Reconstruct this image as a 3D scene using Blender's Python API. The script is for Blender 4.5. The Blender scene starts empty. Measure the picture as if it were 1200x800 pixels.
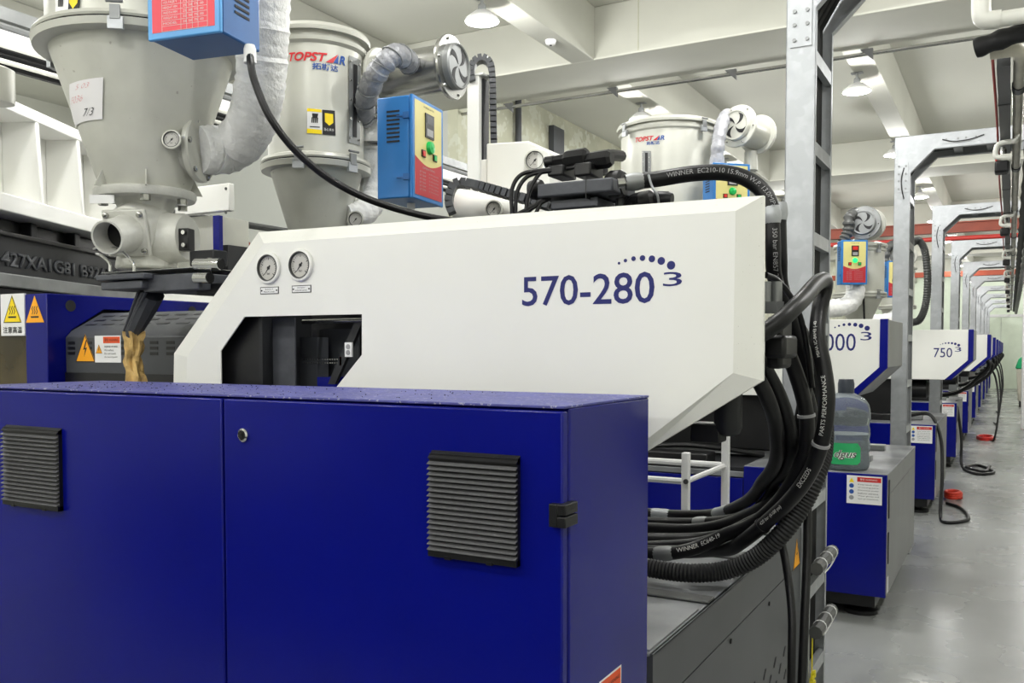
import bpy, math, random
from mathutils import Vector, Matrix, geometry
random.seed(7)
# ------------------------------------------------------------------ camera
F, PX, PY, H = 1052.0, 600.0, 448.0, 1.2
YAW, PITCH = math.radians(29.0), math.radians(-2.2)
scn = bpy.context.scene
COL = scn.collection
fw = Vector((-math.sin(YAW)*math.cos(PITCH), math.cos(YAW)*math.cos(PITCH), math.sin(PITCH)))
rt = Vector((math.cos(YAW), math.sin(YAW), 0))
up = rt.cross(fw)
EYE = Vector((0, 0, H))
cd = bpy.data.cameras.new('camera'); cam = bpy.data.objects.new('camera', cd); COL.objects.link(cam)
cam.matrix_world = Matrix(((rt.x, up.x, -fw.x, 0), (rt.y, up.y, -fw.y, 0), (rt.z, up.z, -fw.z, H), (0, 0, 0, 1)))
cd.sensor_width = 36; cd.lens = F/1200*36; cd.shift_y = (PY-400)/1200; cd.clip_start = .02
scn.camera = cam
# ------------------------------------------------------------------ world, exposure, lamp power
w = bpy.data.worlds.new('world'); scn.world = w; w.use_nodes = True
w.node_tree.nodes['Background'].inputs[0].default_value = (.8, .85, .9, 1)
w.node_tree.nodes['Background'].inputs[1].default_value = .5
scn.view_settings.view_transform = 'Standard'; scn.view_settings.look = 'None'
scn.view_settings.gamma = 1; scn.view_settings.use_curve_mapping = False
scn.view_settings.exposure = 0.3
LAMP_W = 50.0

def ray(px, py): return fw + rt*((px-PX)/F) + up*(-(py-PY)/F)
def P(px, py, Y): d = ray(px, py); return EYE + d*(Y/d.y)          # photo measurement -> point on the plane y = Y
def PXp(px, py, X): d = ray(px, py); return EYE + d*(X/d.x)
def PZ(px, py, Z): d = ray(px, py); return EYE + d*((Z-H)/d.z)
def V(*a): return Vector(a)
# ------------------------------------------------------------------ materials
def lin(c):
    return tuple(((x/255)/12.92 if x/255 <= .04045 else ((x/255+.055)/1.055)**2.4) for x in c) + (1,)
MATS = {}
def mat(name, c, rough=.5, metal=0, var=.06, scale=6, bump=0, bscale=60, emit=0, spec=.5, alpha=1, trans=0, spots=None, ior=1.45, coat=0, var2=None):
    if name in MATS: return MATS[name]
    m = bpy.data.materials.new(name); m.use_nodes = True; nt = m.node_tree; b = nt.nodes['Principled BSDF']
    tc = nt.nodes.new('ShaderNodeTexCoord')
    no = nt.nodes.new('ShaderNodeTexNoise'); no.inputs['Scale'].default_value = scale; no.inputs['Detail'].default_value = 5
    nt.links.new(tc.outputs['Object'], no.inputs['Vector'])
    rp = nt.nodes.new('ShaderNodeValToRGB'); L = lin(c)
    lo = tuple(x*(1-var*2) for x in L[:3])+(1,); hi = tuple(min(1, x*(1+var*2)) for x in L[:3])+(1,)
    if var2: lo = lin(var2)
    rp.color_ramp.elements[0].position = .3; rp.color_ramp.elements[1].position = .7
    rp.color_ramp.elements[0].color = lo; rp.color_ramp.elements[1].color = hi
    nt.links.new(no.outputs['Fac'], rp.inputs['Fac']); out = rp.outputs['Color']
    if spots:
        sc, sp, th = spots
        n2 = nt.nodes.new('ShaderNodeTexNoise'); n2.inputs['Scale'].default_value = sc; n2.inputs['Detail'].default_value = 2
        nt.links.new(tc.outputs['Object'], n2.inputs['Vector'])
        r2 = nt.nodes.new('ShaderNodeValToRGB'); r2.color_ramp.elements[0].position = th; r2.color_ramp.elements[1].position = th+.04
        nt.links.new(n2.outputs['Fac'], r2.inputs['Fac'])
        mx = nt.nodes.new('ShaderNodeMix'); mx.data_type = 'RGBA'
        nt.links.new(r2.outputs['Color'], mx.inputs['Factor']); nt.links.new(out, mx.inputs['A']); mx.inputs['B'].default_value = lin(sp)
        out = mx.outputs['Result']
    nt.links.new(out, b.inputs['Base Color'])
    b.inputs['Roughness'].default_value = rough; b.inputs['Metallic'].default_value = metal
    b.inputs['Specular IOR Level'].default_value = spec; b.inputs['Alpha'].default_value = alpha
    b.inputs['Transmission Weight'].default_value = trans; b.inputs['IOR'].default_value = ior; b.inputs['Coat Weight'].default_value = coat
    if emit:
        b.inputs['Emission Color'].default_value = L; b.inputs['Emission Strength'].default_value = emit
    if bump:
        n3 = nt.nodes.new('ShaderNodeTexNoise'); n3.inputs['Scale'].default_value = bscale; n3.inputs['Detail'].default_value = 3
        nt.links.new(tc.outputs['Object'], n3.inputs['Vector'])
        bp = nt.nodes.new('ShaderNodeBump'); bp.inputs['Strength'].default_value = bump; bp.inputs['Distance'].default_value = .01
        nt.links.new(n3.outputs['Fac'], bp.inputs['Height']); nt.links.new(bp.outputs['Normal'], b.inputs['Normal'])
    MATS[name] = m; return m
M = dict(
 blue=mat('royal_blue_paint', (6, 14, 114), .24, var=.04, scale=3, bump=.012, bscale=400, spec=.32),
 bluetop=mat('dusty_blue_paint', (70, 72, 140), .5, var=.12, scale=30, spots=(140, (150, 150, 175), .62)),
 white=mat('white_paint', (236, 236, 231), .38, var=.015, scale=2),
 dusty=mat('speckled_white_paint', (230, 230, 223), .45, var=.02, scale=3, spots=(420, (170, 166, 156), .72)),
 hopper=mat('warm_grey_enamel', (194, 194, 185), .36, .12, var=.05, scale=5),
 hopperd=mat('worn_grey_enamel', (196, 196, 186), .42, .08, var=.08, scale=4, spots=(55, (168, 166, 156), .72)),
 cast=mat('grey_cast_alloy', (200, 200, 193), .45, .15, var=.06, scale=14, bump=.12, bscale=90),
 steel=mat('brushed_steel', (176, 176, 172), .24, .95, var=.08, scale=8),
 chrome=mat('chrome', (215, 215, 215), .1, 1, var=.02),
 galv=mat('galvanised_steel', (172, 175, 178), .42, .45, var=.06, scale=16, spots=(14, (168, 171, 174), .52)),
 galvd=mat('dull_galvanised_steel', (140, 142, 142), .5, .6, var=.08, scale=10),
 gal_in=mat('dark_tray_steel', (86, 87, 86), .55, .5, var=.1, scale=12),
 rubber=mat('black_rubber', (15, 15, 17), .42, var=.15, scale=30, spec=.4),
 rubber2=mat('matte_black_rubber', (20, 20, 22), .6, var=.15, scale=30),
 black=mat('black_plastic', (15, 15, 17), .4, var=.1, scale=20),
 blackm=mat('black_painted_metal', (34, 35, 38), .45, .2, var=.12, scale=10),
 charcoal=mat('charcoal_paint', (62, 64, 68), .42, var=.05, scale=6),
 iron=mat('dark_grey_iron', (74, 76, 82), .5, .2, var=.1, scale=20, bump=.08),
 deck=mat('worn_grey_deck', (128, 130, 132), .45, .3, var=.12, scale=5, var2=(96, 98, 101)),
 side=mat('grey_side_panel', (78, 80, 83), .45, .1, var=.05, scale=4),
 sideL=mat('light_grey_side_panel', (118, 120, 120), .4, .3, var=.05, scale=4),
 slat=mat('slat_grey_plastic', (96, 96, 98), .25, var=.05),
 ink=mat('blue_ink', (24, 30, 104), .5), kink=mat('black_ink', (25, 25, 28), .6), wink=mat('white_ink', (225, 225, 222), .6),
 red=mat('red_ink', (208, 36, 44), .5), lblue=mat('logo_blue', (38, 82, 160), .5),
 yellow=mat('warning_yellow', (250, 216, 10), .5), amber=mat('warning_amber', (250, 168, 20), .5), orange=mat('warning_orange', (226, 84, 34), .5),
 sticker=mat('sticker_white', (232, 232, 232), .45, var=.01), sgrey=mat('sticker_grey', (150, 150, 152), .5),
 boxblue=mat('box_blue', (34, 110, 178), .35, var=.04), boxblue2=mat('box_navy', (38, 92, 152), .38, var=.04), boxsky=mat('box_sky_blue', (88, 160, 220), .4),
 panely=mat('panel_khaki', (206, 196, 128), .45, var=.03), panelr=mat('panel_red', (176, 40, 50), .45, var=.03), redp=mat('panel_bright_red', (226, 60, 76), .45, var=.02),
 green=mat('lamp_green', (20, 170, 80), .3), greenlit=mat('lamp_green_lit', (30, 240, 110), .3, emit=1.2), reds=mat('switch_red', (200, 40, 34), .35),
 cloth=mat('white_duct_cloth', (232, 232, 230), .8, var=.05, scale=18, bump=.5, bscale=70),
 foil=mat('silver_duct_foil', (158, 159, 164), .5, .3, var=.1, scale=20, bump=.5, bscale=60),
 tan=mat('tan_rag', (196, 164, 104), .9, var=.2, scale=22, bump=.6, bscale=50),
 paper=mat('paper', (232, 230, 230), .8, var=.02),
 dial=mat('dial_face', (192, 190, 184), .5, var=.01),
 dialglass=mat('dial_grey', (186, 184, 176), .25, var=.02),
 pvc=mat('white_pvc', (214, 214, 206), .35, var=.03), pvcb=mat('aged_pvc', (200, 196, 182), .45, var=.08),
 crane=mat('crane_orange', (140, 60, 38), .5, var=.08), redline=mat('red_cable', (170, 50, 44), .5),
 lampw=mat('lamp_enamel', (236, 236, 236), .35), bulb=mat('lit_bulb', (255, 252, 240), .3, emit=14),
 poly=mat('smoked_polycarbonate', (60, 50, 26), .12, var=.25, scale=6),
 bottle=mat('bottle_plastic', (205, 214, 220), .1, trans=.85, ior=1.12, var=.02),
 capd=mat('bottle_cap', (44, 50, 60), .35), lab=mat('bottle_label_green', (40, 160, 96), .4, var=.06),
 bin=mat('green_plastic', (30, 170, 110), .4), redhose=mat('red_hose', (210, 60, 40), .45),
 ceil=mat('ceiling_paint', (198, 198, 188), .85, var=.02, scale=.7), beam=mat('beam_paint', (186, 186, 176), .85, var=.03, scale=1.5),
 wall=mat('wall_paint', (205, 206, 196), .8, var=.03, scale=.6), conc=mat('raw_concrete', (172, 172, 152), .9, var=.07, scale=3, spots=(9, (186, 188, 172), .55)),
 wallg=mat('grey_wall_paint', (176, 178, 172), .8, var=.03, scale=.6),
 endw=mat('end_wall_paint', (226, 236, 218), .7, var=.02), tagy=mat('tag_yellow', (230, 214, 30), .5),
)
def floor_mat():
    m = mat('epoxy_floor', (142, 144, 143), .22, var=.045, scale=1.6)
    nt = m.node_tree; b = nt.nodes['Principled BSDF']
    n = nt.nodes.new('ShaderNodeTexNoise'); n.inputs['Scale'].default_value = 2.2; n.inputs['Detail'].default_value = 6
    tc = [x for x in nt.nodes if x.type == 'TEX_COORD'][0]; nt.links.new(tc.outputs['Object'], n.inputs['Vector'])
    mr = nt.nodes.new('ShaderNodeMapRange'); mr.inputs['To Min'].default_value = .2; mr.inputs['To Max'].default_value = .34
    nt.links.new(n.outputs['Fac'], mr.inputs['Value']); nt.links.new(mr.outputs['Result'], b.inputs['Roughness'])
    return m
M['floor'] = floor_mat()
# ------------------------------------------------------------------ mesh helpers
def frame(d):
    d = d.normalized(); a = V(0, 0, 1) if abs(d.z) < .9 else V(1, 0, 0)
    n = (a - d*a.dot(d)).normalized(); return d, n, d.cross(n)
def cr(pts, n=8):
    """Catmull-Rom through the points"""
    pts = [Vector(p) for p in pts]; q = [pts[0]*2-pts[1]] + pts + [pts[-1]*2-pts[-2]]; o = []
    for i in range(1, len(q)-2):
        for k in range(n):
            t = k/n; a, b, c, d = q[i-1], q[i], q[i+1], q[i+2]
            o.append(.5*((2*b)+(c-a)*t+(2*a-5*b+4*c-d)*t*t+(3*b-a-3*c+d)*t**3))
    o.append(pts[-1]); return o
def frames(pts):
    T = []
    for i in range(len(pts)):
        a = pts[max(0, i-1)]; b = pts[min(len(pts)-1, i+1)]; T.append((b-a).normalized())
    _, n, _ = frame(T[0]); o = []
    for t in T:
        n = (n - t*n.dot(t)).normalized(); o.append((t, n, t.cross(n)))
    return o
class MB:
    def __init__(s): s.v = []; s.f = []
    def add(s, vs, fs):
        k = len(s.v); s.v += [Vector(p) for p in vs]; s.f += [tuple(i+k for i in f) for f in fs]; return s
    def box(s, x0, x1, y0, y1, z0, z1):
        x0, x1 = sorted((x0, x1)); y0, y1 = sorted((y0, y1)); z0, z1 = sorted((z0, z1))
        return s.add([(x0, y0, z0), (x1, y0, z0), (x1, y1, z0), (x0, y1, z0), (x0, y0, z1), (x1, y0, z1), (x1, y1, z1), (x0, y1, z1)],
              [(3, 2, 1, 0), (4, 5, 6, 7), (0, 1, 5, 4), (1, 2, 6, 5), (2, 3, 7, 6), (3, 0, 4, 7)])
    def obox(s, o, u, v, w):
        """box from corner o with edge vectors u, v, w"""
        o, u, v, w = map(Vector, (o, u, v, w)); p = [o, o+u, o+u+v, o+v]; p += [q+w for q in p]
        fs = [(3, 2, 1, 0), (4, 5, 6, 7), (0, 1, 5, 4), (1, 2, 6, 5), (2, 3, 7, 6), (3, 0, 4, 7)]
        if u.cross(v).dot(w) < 0: fs = [f[::-1] for f in fs]
        return s.add(p, fs)
    def prism(s, a, d):
        """polygon a (3D points) extruded by d"""
        a = [Vector(p) for p in a]; d = Vector(d); n = len(a)
        nn = V(0, 0, 0)
        for i in range(n): nn += (a[i]-a[0]).cross(a[(i+1) % n]-a[0])
        if nn.dot(d) > 0: a = a[::-1]
        return s.add(a+[p+d for p in a], [tuple(range(n)), tuple(range(2*n-1, n-1, -1))]+[((i+1) % n, i, n+i, n+(i+1) % n) for i in range(n)])
    def tube(s, pts, r, n=10, cap=True):
        pts = [Vector(p) for p in pts]; fr = frames(pts); R = r if hasattr(r, '__len__') else [r]*len(pts); vs = []
        for p, (t, a, b), q in zip(pts, fr, R):
            vs += [p+(a*math.cos(2*math.pi*k/n)+b*math.sin(2*math.pi*k/n))*q for k in range(n)]
        m = len(pts)
        fs = [(i*n+k, i*n+(k+1) % n, (i+1)*n+(k+1) % n, (i+1)*n+k) for i in range(m-1) for k in range(n)]
        if cap: fs += [tuple(range(n-1, -1, -1)), tuple((m-1)*n+k for k in range(n))]
        return s.add(vs, fs)
    def cyl(s, a, b, r, n=16): return s.tube([a, b], r, n)
    def lathe(s, prof, o, ax=(0, 0, 1), n=32, cap=True):
        """profile of (radius, height) round the axis"""
        o = Vector(o); t, a, b = frame(Vector(ax)); vs = []
        for r, h in prof: vs += [o+t*h+(a*math.cos(2*math.pi*k/n)+b*math.sin(2*math.pi*k/n))*max(r, 1e-5) for k in range(n)]
        m = len(prof); fs = [(i*n+k, i*n+(k+1) % n, (i+1)*n+(k+1) % n, (i+1)*n+k) for i in range(m-1) for k in range(n)]
        if cap and prof[0][0] > 1e-4: fs.append(tuple(range(n-1, -1, -1)))
        if cap and prof[-1][0] > 1e-4: fs.append(tuple((m-1)*n+k for k in range(n)))
        return s.add(vs, fs)
    def mesh(s, name, m, off=V(0, 0, 0), flat=False):
        me = bpy.data.meshes.new(name); me.from_pydata([p-off for p in s.v], [], s.f); me.validate(); me.materials.append(M[m] if isinstance(m, str) else m)
        if not flat:
            for p in me.polygons: p.use_smooth = True
            me.set_sharp_from_angle(angle=math.radians(32))
        return me
LOC = {}
def tag(o, label=None, cat=None, group=None, kind=None):
    if label: o['label'] = label
    if cat: o['category'] = cat
    if group: o['group'] = group
    if kind: o['kind'] = kind
    return o
def thing(name, label, cat, loc, group=None):
    o = bpy.data.objects.new(name, None); o.empty_display_size = .05; COL.objects.link(o); o.location = loc; LOC[o] = Vector(loc)
    return tag(o, label, cat, group)
def part(name, mb, m, parent, label=None, bev=0, flat=False, kind=None):
    off = LOC.get(parent, V(0, 0, 0)); o = bpy.data.objects.new(name, mb.mesh(name, m, off, flat)); COL.objects.link(o)
    o.parent = parent; LOC[o] = off
    if bev:
        b = o.modifiers.new('bevel', 'BEVEL'); b.width = bev; b.segments = 2; b.limit_method = 'ANGLE'; b.angle_limit = math.radians(40)
    return tag(o, label, kind=kind)
def solo(name, mb, m, label, cat, group=None, bev=0, kind=None):
    """a thing that is one mesh, its origin at its base"""
    xs = [p.x for p in mb.v]; ys = [p.y for p in mb.v]; zs = [p.z for p in mb.v]
    c = V((min(xs)+max(xs))/2, (min(ys)+max(ys))/2, min(zs))
    o = bpy.data.objects.new(name, mb.mesh(name, m, c)); COL.objects.link(o); o.location = c; LOC[o] = c
    if bev:
        b = o.modifiers.new('bevel', 'BEVEL'); b.width = bev; b.segments = 2; b.limit_method = 'ANGLE'
    return tag(o, label, cat, group, kind)
def struct(name, mb, m, bev=0): return solo(name, mb, m, None, None, None, bev, 'structure')
def inst(src, name, parent, loc):
    """another piece sharing the mesh of src, moved by loc"""
    o = src.copy(); o.name = name; COL.objects.link(o); o.parent = parent; o.location = src.location+Vector(loc); LOC[o] = LOC.get(src); return o
def copy_tree(o, parent=None):
    c = o.copy(); COL.objects.link(c); c.parent = parent
    for ch in o.children: copy_tree(ch, c)
    return c
# ---- lettering
TX = {}
def glyphs(s, bold=0, shear=0):
    k = (s, bold, shear)
    if k in TX: return TX[k]
    cu = bpy.data.curves.new('t', 'FONT'); cu.body = s; cu.size = 1; cu.offset = bold; cu.shear = shear; cu.resolution_u = 3
    o = bpy.data.objects.new('t', cu); COL.objects.link(o); bpy.context.view_layer.update()
    me = bpy.data.meshes.new_from_object(o.evaluated_get(bpy.context.evaluated_depsgraph_get()))
    vs = [v.co.copy() for v in me.vertices]; fs = [tuple(p.vertices) for p in me.polygons]
    bpy.data.objects.remove(o); bpy.data.curves.remove(cu); bpy.data.meshes.remove(me)
    TX[k] = (vs, fs); return TX[k]
def letters(mb, s, fmap, wid=None, hei=None, bold=0, shear=0, x0=0, y0=0):
    """text scaled to wid x hei, each vertex sent through fmap(x, y)"""
    vs, fs = glyphs(s, bold, shear)
    if not vs: return 0
    ax = min(v.x for v in vs); bx = max(v.x for v in vs); ay = min(v.y for v in vs); by = max(v.y for v in vs)
    sy = (hei/(by-ay)) if hei else wid/(bx-ax)
    sx = (wid/(bx-ax)) if wid else sy
    mb.add([fmap(x0+(v.x-ax)*sx, y0+(v.y-ay)*sy) for v in vs], fs); return (bx-ax)*sx
def flat_map(o, u, v): o, u, v = Vector(o), Vector(u), Vector(v); return lambda x, y: o+u*x+v*y
def cyl_map(c, R, ang, z):
    """wrap onto a vertical cylinder; x runs left to right as seen from outside, ang = outward direction"""
    return lambda x, y: V(c[0]+R*math.cos(ang+x/R), c[1]+R*math.sin(ang+x/R), z+y)
def tube_map(path, r, theta, s0):
    fr = frames(path); L = [0]
    for a, b in zip(path, path[1:]): L.append(L[-1]+(b-a).length)
    def f(x, y):
        s = min(max(s0+x, 0), L[-1]-1e-6); i = 0
        while i < len(L)-2 and L[i+1] < s: i += 1
        u = (s-L[i])/max(L[i+1]-L[i], 1e-9); p = path[i].lerp(path[i+1], u); t = fr[i][0].lerp(fr[i+1][0], u).normalized()
        # direction of the hose side that faces theta
        d = (theta-t*theta.dot(t)).normalized(); e = d.cross(t); a = y/r
        return p+(d*math.cos(a)+e*math.sin(a))*(r+.0006)
    return f
def disc(mb, c, r, n, nrm, th=.001):
    t, a, b = frame(Vector(nrm)); c = Vector(c)
    mb.prism([c+(a*math.cos(2*math.pi*k/n)+b*math.sin(2*math.pi*k/n))*r for k in range(n)], t*th); return mb
# ================================================================== the hall
ZC, ZB = 3.52, 3.16
struct('floor', MB().box(-8, 2.6, -4, 30, -.1, 0), 'floor')
struct('ceiling', MB().box(-8.1, 2.7, -4.1, 30.1, ZC, ZC+.1), 'ceil')
struct('wall_left', MB().box(-8.1, -8, -4, 6.3, 0, ZC), 'wall')
struct('wall_left_return', MB().box(-8, -4.1, 6.3, 6.4, 0, ZC), 'wallg')
struct('wall_left_rear', MB().box(-4.1, -4, 6.3, 30, 0, ZC), 'conc')
struct('wall_right', MB().box(2.6, 2.7, -4, 30, 0, ZC), 'wall')
struct('wall_front', MB().box(-8, 2.6, -4.1, -4, 0, ZC), 'wall')
struct('wall_back', MB().box(-4, 2.6, 30, 30.1, 0, ZC), 'endw')
# door in the end wall
dr = struct('door_1', MB().box(-.78, .3, 29.95, 29.998, 0, 2.1), 'endw', .005)
part('door_frame', MB().box(-.86, -.78, 29.93, 29.998, 0, 2.18).box(.3, .38, 29.93, 29.998, 0, 2.18).box(-.86, .38, 29.93, 29.998, 2.1, 2.18), 'sticker', dr)
part('door_seam', MB().box(-.243, -.237, 29.945, 29.951, .02, 2.08), 'sgrey', dr)
part('door_handle', MB().box(-.2, -.18, 29.9, 29.95, .95, 1.1), 'steel', dr)
for i, y in enumerate((.55, 5.7, 10.8, 15.9, 21, 26.1)):
    b = struct('ceiling_beam', MB().box(-8, 2.6, y, y+.62, ZB, ZC-.001), 'beam', .006)
    part('beam_ledge', MB().box(-8, 2.6, y-.012, y, ZB, ZB+.012), 'ceil', b)
    for k in range(6):
        x = -7.0+k*1.6
        if k % 2: part('formwork_seam', MB().box(x-.003, x+.003, y-.0025, y+.001, ZB+.012, ZC), 'conc', b)
ys = (-4, .55, 5.7, 10.8, 15.9, 21, 26.1, 30)
for j, x in enumerate((-5.95, -4.28, -2.6, -.93, .74)):
    for k in range(7):
        if x < -4 and ys[k] > 6: continue
        y0 = ys[k]+(.63 if 0 < k else 0)
        struct('ceiling_joist', MB().box(x-.085, x+.085, y0, ys[k+1]-.001, ZB+.001, ZC-.001), 'beam', .005)
# conduit under the first beam, with clips
cd_ = thing('steel_conduit', 'thin steel conduit clipped under the rear edge of the deep ceiling beam', 'conduit', (-3, 6.36, ZB-.045))
part('pipe', MB().cyl((-7.9, 6.36, ZB-.03), (2.5, 6.36, ZB-.03), .014, 10), 'steel', cd_)
for k in range(9): part('clip', MB().prism([(-5.4+k*.9, 6.345, ZB), (-5.32+k*.9, 6.345, ZB), (-5.32+k*.9, 6.345, ZB-.075)], (0, .03, 0)), 'gal_in', cd_)
# sensor on the joist
c = V(-2.6, 5.2, ZB)
sn = thing('ceiling_sensor', 'small round white sensor under the pale ceiling joist', 'sensor', c+V(0, 0, -.03))
part('housing', MB().lathe([(.014, -.03), (.03, -.024), (.034, -.008), (.036, 0)], c), 'lampw', sn)
part('lens', MB().lathe([(.001, -.034), (.008, -.033), (.009, -.029)], c), 'kink', sn)
# dark fittings on the rear left wall
a = PXp(650, 150, -3.99); b2 = PXp(650, 205, -3.99)
solo('wall_trunking', MB().box(-3.995, -3.94, a.y-.12, a.y+.12, b2.z-.5, a.z), 'charcoal', 'dark grey vertical trunking on the bare concrete wall', 'trunking', None, .004)
a = PXp(603, 70, -3.99)
solo('wall_pipe', MB().cyl((-3.95, a.y, .4), (-3.95, a.y, a.z), .03, 12), 'charcoal', 'dark vertical pipe on concrete wall behind the looping cable chain', 'pipe')
# ---- pendant lamps
def make_lamp():
    r = thing('pendant_lamp', 'white enamel pendant lamp in the rows over the hall', 'lamp', (0, 0, 0), 'lit pendant lamps under the ceiling')
    part('canopy', MB().box(-.04, .04, -.025, .025, .129, .134), 'galvd', r)
    part('stem', MB().cyl((0, 0, .06), (0, 0, .13), .009, 10), 'galvd', r)
    part('socket', MB().lathe([(.014, .098), (.022, .092), (.024, .06), (.02, .05)], (0, 0, 0), n=16), 'galvd', r)
    part('shade', MB().lathe([(.022, .06), (.045, .054), (.092, .015), (.095, .0), (.090, .002), (.087, .013), (.042, .049), (.001, .05)], (0, 0, 0), n=28), 'lampw', r)
    part('bulb', MB().lathe([(.015, .048), (.037, .033), (.063, .014), (.07, .003), (.06, -.009), (.03, -.016), (.001, -.018)], (0, 0, 0), n=20), 'bulb', r)
    return r
L0 = make_lamp()
ld = bpy.data.lights.new('lamp_light', 'POINT'); ld.energy = LAMP_W; ld.shadow_soft_size = .08; ld.color = (1, .995, .975)
def lamp_at(o, x, y):
    o.location = (x, y, ZB-.135)
    l = bpy.data.objects.new('lamp_light', ld); COL.objects.link(l); l.parent = o; l.location = (0, 0, -.03)
spots = [(x, y) for x in (-2.62, -.99, .74, -4.28, -5.95) for y in (-2.8, -.4, 2.0, 4.38, 6.86, 9.27, 12.0, 14.4, 17.2, 19.6, 22.4, 24.8, 28.0) if not (x < -4 and y > 5.8)]
bpy.context.view_layer.update()
trees = [L0]+[copy_tree(L0) for _ in spots[1:]]
LAB = {(-2.62, 4.38): 'lit pendant lamp under the joist by the robot arm cable loop', (-.99, 6.86): 'lit pendant lamp seen right beside the nearest ladder column', (-.99, 9.27): 'lit pendant lamp hanging beside the second ladder elbow'}
for o, (x, y) in zip(trees, spots):
    lamp_at(o, x, y)
    if (x, y) in LAB: o['label'] = LAB[(x, y)]
# ================================================================== cable ladders over the aisle
GX, GW, GD, GT = -.607, .087, .29, 2.42
def rail_poly(y): return [(0, y, 0), (0, y, GT), (.66, y, GT), (.66, y, GT-GW), (.21, y, GT-GW), (GW, y, GT-.21), (GW, y, 0)]
def make_ladder():
    r = thing('cable_ladder', 'galvanised cable ladder bent over the aisle', 'cable ladder', (0, 0, 0), 'galvanised cable ladders over the aisle')
    for y, s in ((0, 1), (GD, -1)):
        rail = part('side_rail', MB().prism(rail_poly(y), (0, s*.003, 0)), 'galv', r)
        fl = MB().box(GW-.003, GW, y, y+s*.018, 0, GT-.21).box(0, .003, y, y+s*.03, 0, GT).box(.21, .66, y, y+s*.03, GT-GW, GT-GW+.003).box(0, .66, y, y+s*.03, GT-.003, GT)
        fl.obox((GW, y, GT-.21), (.123, 0, .123), (0, s*.03, 0), (-.002, 0, .002))
        part('flange', fl, 'galv', rail)
        if s > 0:
            sp = part('splice_plate', MB().box(.012, .075, y-.004, y, 2.1, 2.27), 'galv', r)
            for z in (2.12, 2.165, 2.205, 2.25):
                for x in (.025, .062): part('bolt', disc(MB(), (x, y-.004, z), .006, 8, (0, -1, 0), .004), 'galvd', sp)
            p = [(.04, y-.006, 2.10), (.028, y-.014, 2.04), (.03, y-.014, 1.98), (.042, y-.006, 1.92)]
            wire = part('earth_wire', MB().tube(cr([V(*q)+V(.012, 0, .14) for q in p]), .003, 6), 'black', r)
            p = [(.25, y-.006, GT-.04), (.31, y-.014, GT-.058), (.39, y-.014, GT-.055), (.46, y-.006, GT-.035)]
            part('earth_wire', MB().tube(cr([V(*q) for q in p]), .003, 6), 'black', r)
            sp2 = part('splice_plate', MB().box(.25, .44, y-.003, y, GT-.065, GT-.02), 'galv', r)
            for x in (.27, .33, .37, .42): part('bolt', disc(MB(), (x, y-.003, GT-.042), .006, 8, (0, -1, 0), .004), 'galvd', sp2)
    r0 = part('rung', MB().box(.064, .085, .003, GD-.003, .16, .2), 'galv', r)
    for k in range(1, 8): inst(r0, 'rung', r, (0, 0, k*.27))
    r1 = part('rung', MB().box(.3, .345, .003, GD-.003, GT-.07, GT-.04), 'galv', r)
    inst(r1, 'rung', r, (.17, 0, 0))
    part('cable', MB().tube([(.044, .11, 0), (.044, .11, GT-.2), (.14, .11, GT-.04), (.65, .11, GT-.02)], .016, 8), 'pvcb', r)
    for y in (.065, .16, .205, .25): part('cable', MB().tube([(.044, y, 0), (.044, y, GT-.2), (.14, y, GT-.04), (.65, y, GT-.02)], .017, 8), 'rubber2', r)
    part('foot_plate', MB().box(-.03, GW+.03, -.03, GD+.03, 0, .006), 'galvd', r)
    return r
G0 = make_ladder(); bpy.context.view_layer.update()
gy = [2.80+2.88*k for k in range(10)]
gl = [G0]+[copy_tree(G0) for _ in gy[1:]]
bpy.data.objects.remove([o for o in G0.children if o.name.startswith('earth_wire')][0])
names = ['beside the nearest white cover and its black hoses', 'rising behind the grey topped cabinet with the water bottle', 'standing behind the white cover lettered 750']
for k, (o, y) in enumerate(zip(gl, gy)):
    o.location = (GX, y, 0)
    if k < 3: o['label'] = 'galvanised cable ladder '+names[k]
    else: o['label'] = ('second', 'third', 'fourth', 'fifth', 'sixth', 'seventh', 'eighth')[k-3]+' galvanised cable ladder counted down the aisle behind the cover lettered 750'
# ---- overhead pipe run above the aisle
def pipe(name, x, z, y0, y1, r, m, label, cat='pipe', n=14):
    return solo(name, MB().cyl((x, y0, z), (x, y1, z), r, n), m, label, cat)
zp = 2.29
t = thing('pvc_pipe', 'aged beige pipe running overhead along the aisle with elbow', 'pipe', (.012, 3.8, zp))
part('run', MB().cyl((.012, 3.86, zp), (.012, 29.5, zp), .022, 14), 'pvcb', t)
part('elbow', MB().tube(cr([V(-.085, 3.8, zp), V(-.02, 3.8, zp), V(.008, 3.818, zp), V(.012, 3.88, zp)]), .026, 14), 'pvcb', t)
for k in range(8): part('coupling', MB().cyl((.012, 4.3+k*1.9, zp), (.012, 4.38+k*1.9, zp), .027, 14), 'charcoal', t)
t = thing('pvc_pipe', 'white plastic pipe with elbow crossing above the aisle', 'pipe', (-.1, 3.6, zp+.03))
part('run', MB().cyl((-.08, 3.62, zp+.06), (.9, 3.62, zp+.06), .027, 14), 'pvc', t)
part('elbow', MB().tube(cr([V(-.05, 3.62, zp+.06), V(-.095, 3.62, zp+.065), V(-.11, 3.62, zp+.09), V(-.112, 3.62, zp+.16)]), .032, 14), 'pvc', t)
part('riser', MB().cyl((-.112, 3.62, zp+.14), (-.112, 3.62, ZC-.01), .027, 14), 'pvc', t)
t = thing('rubber_sleeve', 'black ragged rubber insulation sleeve under the white plastic pipe', 'insulation', (-.08, 3.7, zp))
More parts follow.
